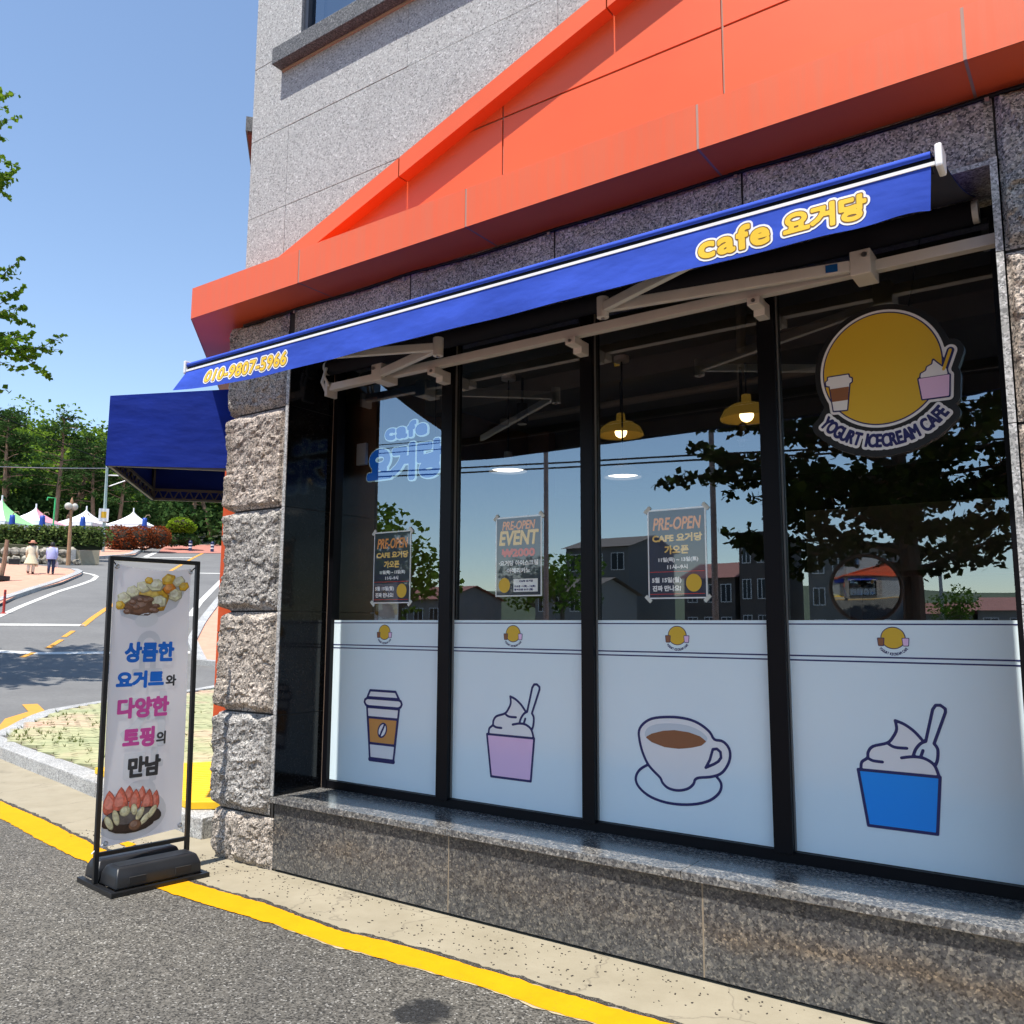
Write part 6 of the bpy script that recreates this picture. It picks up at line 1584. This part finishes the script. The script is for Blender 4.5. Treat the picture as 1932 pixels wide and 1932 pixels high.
def person(label, x, y, heading, h, kind):
    z = tz(x, y) + .12
    t = thing('person', label, 'person', (0, 0, 0)); ORG[t.name] = Vector((0, 0, 0))
    k = h / 1.7
    J = [(0, 0, .95), (0, .0, 1.12), (0, .01, 1.30), (0, .0, 1.44), (0, .015, 1.52), (0, .03, 1.60), (0, .02, 1.68),     # spine, neck, head
         (.17, 0, 1.40), (.23, -.03, 1.14), (.24, .05, .90), (.245, .08, .83), (-.17, 0, 1.40), (-.23, .02, 1.14), (-.24, .10, .91), (-.245, .13, .84),
         (.09, 0, .90), (.10, .06, .50), (.10, -.06, .09), (.10, .06, .03), (-.09, 0, .90), (-.10, -.02, .50), (-.10, -.20, .11), (-.10, -.10, .04)]
    J = [(a * k, b * k, c * k) for a, b, c in J]
    bones = [(0, 1), (1, 2), (2, 3), (3, 4), (4, 5), (5, 6), (3, 7), (7, 8), (8, 9), (9, 10), (3, 11), (11, 12), (12, 13), (13, 14), (0, 15), (15, 16), (16, 17), (17, 18), (0, 19), (19, 20), (20, 21), (21, 22)]
    rad = [.13, .12, .13, .085, .05, .085, .07, .06, .045, .034, .03, .06, .045, .034, .03, .085, .058, .04, .04, .085, .058, .04, .04]
    body = skin_body('body', t, J, bones, [r_ * k for r_ in rad], M_SKIN)
    for j in (10, 14):        # fingers
        c = Vector(J[j]); 
        mb = MB()
        for q in range(4): mb.tube([c + Vector((-.02 + .013 * q, .01, -.02)), c + Vector((-.02 + .013 * q, .02, -.06)), c + Vector((-.02 + .013 * q, .0, -.09 - .006 * (q in (1, 2))))], .008, 6)
        mb.tube([c + Vector((0, .02, 0)), c + Vector((0, .05, -.03)), c + Vector((0, .05, -.06))], .009, 6)
        mb.build('fingers', M_SKIN, t)
    if kind == 0:
        top, low, shoe = plain('cream_blouse', (.62, .56, .42), .8), plain('cream_skirt', (.60, .53, .36), .8), plain('brown_shoe', (.10, .03, .02), .6)
        loft([((0, 0, .93 * k), .20, .15), ((0, 0, 1.05 * k), .165, .125), ((0, 0, 1.3 * k), .21, .135), ((0, 0, 1.42 * k), .19, .10), ((0, 0, 1.47 * k), .07, .06)]).build('blouse', top, t, smooth=True)
        loft([((.0, -.05, .52 * k), .33, .26), ((0, -.02, .75 * k), .25, .19), ((0, 0, .98 * k), .175, .135)]).build('skirt', low, t, smooth=True)
        for s, (hip, kn, an) in ((1, (15, 16, 17)), (-1, (19, 20, 21))):
            MB().tube([J[hip], J[kn], J[an]], [.10 * k, .085 * k, .075 * k], 12).build('trouser_leg', plain('white_trousers', (.70, .66, .56), .8), t, smooth=True)
        hat = loft([((0, .03, 1.60 * k), .20, .20), ((0, .03, 1.615 * k), .195, .195), ((0, .03, 1.63 * k), .11, .115), ((0, .03, 1.72 * k), .10, .10), ((0, .03, 1.75 * k), .05, .05), ((0, .03, 1.752 * k), .001, .001)])
        H = hat.build('straw_hat', plain('straw', (.55, .28, .18), .9), t, smooth=True)
        loft([((0, .03, 1.635 * k), .115, .12), ((0, .03, 1.67 * k), .109, .112)]).build('hat_band', plain('red_band', (.30, .03, .03), .8), H)
        loft([((0, -.04, 1.36 * k), .04, .03), ((0, -.04, 1.5 * k), .075, .05), ((0, -.01, 1.62 * k), .085, .08)]).build('hair', plain('dark_hair', (.02, .015, .012), .7), t, smooth=True)
    else:
        top, low, shoe = plain('lavender_shirt', (.40, .42, .72), .8), plain('navy_trousers', (.03, .04, .10), .8), plain('black_shoe', (.02, .015, .03), .6)
        loft([((0, -.01, .80 * k), .235, .17), ((0, -.01, .95 * k), .245, .185), ((0, 0, 1.2 * k), .225, .16), ((0, 0, 1.38 * k), .215, .125), ((0, 0, 1.45 * k), .12, .08)]).build('shirt', top, t, smooth=True)
        for s, (hip, kn, an) in ((1, (15, 16, 17)), (-1, (19, 20, 21))):
            MB().tube([J[hip], J[kn], J[an]], [.105 * k, .078 * k, .062 * k], 12).build('trouser_leg', low, t, smooth=True)
        loft([((0, .0, 1.49 * k), .085, .08), ((0, .0, 1.56 * k), .105, .11), ((0, .01, 1.65 * k), .105, .115), ((0, .02, 1.71 * k), .07, .08), ((0, .02, 1.73 * k), .001, .001)]).build('hair', plain('black_hair', (.01, .009, .01), .6), t, smooth=True)
    for a, b, c in ((7, 8, 9), (11, 12, 13)):
        MB().tube([J[a], J[b], J[c]], [.085 * k, .068 * k, .052 * k], 10).build('sleeve', top, t, smooth=True)
    for a, b in ((17, 18), (21, 22)):
        A_ = Vector(J[a]); MB().obox((A_.x, A_.y + .05, max(.05, A_.z - .03)), (1, 0, 0), (0, 1, 0), (0, 0, 1), .045, .12, .045).build('shoe', shoe, t, bevel=.02, smooth=True)
    t.location = (x, y, z); t.rotation_euler = (0, 0, heading)
    # carried bag: a thing of its own, held in the right hand
    hand = Matrix.Rotation(heading, 4, 'Z') @ Vector(J[10]) + Vector((x, y, z))
    b = thing('carrier_bag', 'cream cloth bag carried by the walker in straw hat' if kind == 0 else 'white plastic bag carried by the walker in lavender shirt', 'bag', hand)
    loft([((hand.x, hand.y, hand.z - .42), .10, .06), ((hand.x, hand.y, hand.z - .3), .13, .08), ((hand.x, hand.y, hand.z - .14), .09, .05)]).build('bag_body', plain('bag_cloth', (.65, .62, .5) if kind == 0 else (.7, .62, .64), .7), b, smooth=True)
    MB().tube([(hand.x - .05, hand.y, hand.z - .15), (hand.x, hand.y, hand.z - .03), (hand.x + .05, hand.y, hand.z - .15)], .012, 6).build('handle', M_WHITE_PL, b)
    return t
hd_ = math.atan2(-(-.86), .51)            # walking away from us, up the street
person('walker in cream clothes and straw hat, seen from behind', -44.7, 17.5, R(58), 1.66, 0)
person('walker in lavender shirt and navy trousers, seen from behind', -44.3, 18.3, R(60), 1.62, 1)

# ------------------------------------------------------------------ across the road (seen mirrored in the shop window)
M_RENDER = plain('grey_render', (.15, .15, .145), .85); M_PALEWALL = plain('pale_wall', (.24, .24, .235), .85); M_REDROOF = plain('red_tile', (.26, .09, .07), .8, vary=.2); M_WINDOW = plain('dark_window', (.03, .04, .05), .15); M_BRICKW = plain('brown_wall', (.11, .09, .08), .85)
def house(label, x0, x1, y0, y1, h, wall, roof, storeys, nwin, pitched):
    t = thing('house', label, 'house', ((x0 + x1) / 2, y1, 0), 'houses across the road')
    MB().box(x0, x1, y0, y1, -.3, h).build('wall', wall, t)
    if pitched:
        ym = (y0 + y1) / 2; e = .5
        MB().add([(x0 - e, y1 + e, h - .1), (x1 + e, y1 + e, h - .1), (x1 + e, ym, h + pitched), (x0 - e, ym, h + pitched), (x0 - e, y0 - e, h - .1), (x1 + e, y0 - e, h - .1)], [(0, 1, 2, 3), (3, 2, 5, 4)]).build('roof', roof, t)
        MB().add([(x0, y1, h), (x0, y0, h), (x0, ym, h + pitched * .92), (x1, y1, h), (x1, y0, h), (x1, ym, h + pitched * .92)], [(0, 1, 2), (3, 5, 4)]).build('gable_wall', wall, t)
    else: MB().box(x0 - .35, x1 + .35, y0 - .35, y1 + .35, h, h + .35).build('roof', roof, t)
    for s in range(storeys):
        for k in range(nwin):
            xc = x0 + (x1 - x0) * (k + .5) / nwin; zc = h / storeys * (s + .5); ww = (x1 - x0) / nwin * .3; hh = h / storeys * .28
            w = MB().box(xc - ww, xc + ww, y1, y1 + .05, zc - hh, zc + hh).build('window', M_WHITE_PL, t)
            MB().box(xc - ww + .08, xc - .04, y1 + .05, y1 + .06, zc - hh + .08, zc + hh - .08).box(xc + .04, xc + ww - .08, y1 + .05, y1 + .06, zc - hh + .08, zc + hh - .08).build('pane', M_WINDOW, w)
ap = house('grey flat-roofed block of flats beyond the mirrored tree', -24.2, -16.6, -92, -79, 8.9, M_RENDER, M_JOINT, 3, 4, 0)
house('tall narrow grey house left of the mirrored flats', -31, -28, -90, -79, 10.6, M_BRICKW, M_JOINT, 3, 2, 0)
house('brown house with pitched roof beside the mirrored narrow house', -37, -31.5, -90, -79, 6.6, M_BRICKW, M_REDROOF, 2, 3, 1.8)
house('red-roofed low house right of the mirrored trunk', -15, -10.6, -90, -80, 2.9, M_PALEWALL, M_REDROOF, 1, 3, 1.0)
house('long low house with red roof at the right of the mirror view', -10.2, 0, -92, -80, 3.2, M_PALEWALL, M_REDROOF, 1, 5, 1.2)
house('dark pitched house behind the mirrored posters', -52, -44, -92, -80, 10.5, M_RENDER, M_BRICKW, 3, 3, 1.6)
house('pale house with brown roof in the mirrored street', -43, -38, -70, -60, 4.6, M_PALEWALL, M_BRICKW, 2, 3, 1.4)
house('white house between dark trees across the road', -62, -54, -70, -60, 4.2, M_PALEWALL, M_REDROOF, 1, 4, 1.4)
house('wide pale house at the far right across the road', 3, 14, -70, -58, 5.5, M_PALEWALL, M_REDROOF, 2, 5, 1.5)
def broad_mesh(H, r, sd):
    w = MB().tube([(0, 0, -.2), (.1, 0, H * .4), (0, .1, H * .7)], [.22, .16, .08], 8); rs = np.random.default_rng(sd); C = []
    for k in range(16):
        a = k * 2.4; q = rs.uniform(.2, 1); c = (math.cos(a) * r * q * .75, math.sin(a) * r * q * .75, H * (.45 + .45 * rs.random()))
        w.tube([(0, 0, H * .4), c], [.06, .02], 5); C.append(ball(70, c, (r * .42, r * .42, r * .36), .5))
    return to_mesh('trunk', w, M_BARK), to_mesh('crown', add_np(MB(), leaf_cloud(np.vstack(C), .25, .5, .7)), M_BROAD)
BT = [broad_mesh(8, 3.4, 3), broad_mesh(7, 3.0, 4)]
for k, (x, y, s, lb) in enumerate([(-25, -20, .85, 'leafy tree mirrored above the first poster'), (-21, -18, .72, 'leafy tree mirrored between first and second poster'), (-30, -23, 1.0, 'leafy tree at the far left of the mirror view'), (-34, -50, 1.0, 'leafy tree among the far houses'), (-9, -60, .55, 'small round tree behind the mirrored trunk'), (-44, -62, 1.1, 'big leafy tree between the far houses')]):
    t = plant_tree('broadleaf_tree', lb, (x, y, 0), BT[k % 2][0], BT[k % 2][1], None, None, 'trees across the road'); t.scale = (s, s, s); t.rotation_euler = (0, 0, k * 1.7)
def upole(label, x, y, h, r=.13, arms=True):
    t = thing('utility_pole', label, 'pole', (x, y, 0))
    MB().tube([(x, y, -.2), (x, y, h)], [r, r * .7], 10).build('pole', M_KERB, t)
    if arms:
        for z in (h - .3, h - .9): MB().bar((x - .8, y, z), (x + .8, y, z), .09).build('cross_arm', M_STEEL, t)
upole('concrete utility pole mirrored right of the tree trunk', -11.4, -70, 7.6, .16)
upole('slim steel post mirrored in the second pane', -8.59, -8.66, 7.5, .055, False)
upole('slim steel post mirrored in the third pane', -5.33, -8.66, 7.5, .055, False)
for k, (z0, z1) in enumerate(((5.25, 4.75), (5.1, 4.35), (4.92, 4.2), (4.45, 3.72), (4.36, 3.66))):
    t = thing('overhead_cable', ['upper', 'second', 'third', 'fourth', 'lowest'][k] + ' black cable of the five strung along the far side of the road', 'cable', (-13, -10.2, z0))
    A_, B_ = Vector((-45, -10.2 - .2 * k, z0 + (z0 - z1) * 9)), Vector((20, -10.2 - .2 * k, z1 + .4))
    A_ = Vector((-16, -10.2, z0 + (z0 - z1) * 1.2)); B_ = Vector((18, -10.2, z1 - (z0 - z1) * 1.5 + .6))
    MB().tube([A_.lerp(B_, q / 12) for q in range(13)], .012 if k < 3 else .02, 5).build('wire', M_BLACK, t)
t = thing('traffic_mirror', 'round convex traffic mirror on a post across the road', 'mirror', (-2.9, -6.6, 0))
mc = Vector((-2.55, -6.6, 2.03)); md = Vector((.15, 1, -.05)).normalized(); mu = Vector((1, -.15, 0)).normalized(); mv = mu.cross(md)
vs = []; n = 28
for i in range(8):
    q = i / 7; rr = .40 * q; dp = .07 * (1 - q * q)
    for k in range(n): a = 2 * math.pi * k / n; vs.append(mc + (mu * math.cos(a) + mv * math.sin(a)) * rr + md * dp)
MB().add(vs, [(i * n + k, i * n + (k + 1) % n, (i + 1) * n + (k + 1) % n, (i + 1) * n + k) for i in range(7) for k in range(n)]).build('mirror_face', M_MIRROR, t, smooth=True)
MB().tube([mc + (mu * math.cos(a) + mv * math.sin(a)) * .41 for a in np.linspace(0, 2 * math.pi, 33)], .022, 8, False).build('rim', plain('dull_rim', (.10, .07, .05), .6), t)
MB().tube([(-2.55, -6.68, 0), (-2.55, -6.68, 2.1)], .04, 8).build('post', M_STEEL, t)
structure('far_pavement', MB().box(-60, 40, -12.5, -6.2, -.02, .10), M_PINK)
structure('far_ground', MB().add([(-150, -200, .02), (120, -200, .02), (120, -12.5, .02), (-150, -12.5, .02)], [(0, 1, 2, 3)]), earth('far_earth', (.16, .15, .12), (.26, .24, .2), .3))

fh = MB(); vs = []  # made-up ridge, added to cover the pale low sky in the window reflection
for i in range(41):
    x = -420 + 700 * i / 40; h = 9 + 7 * noise.noise(Vector((x * .012, 3, 0))) + 3 * noise.noise(Vector((x * .05, 9, 0)))
    vs += [(x, -330, 0), (x, -380, h + 8), (x, -480, h + 10)]
fh.add(vs, [f for i in range(40) for f in ((3 * i, 3 * i + 1, 3 * i + 4, 3 * i + 3), (3 * i + 1, 3 * i + 2, 3 * i + 5, 3 * i + 4))])
structure('added_sky_screen', fh, earth('sky_screen_green', (.06, .085, .05), (.10, .12, .07), .03))
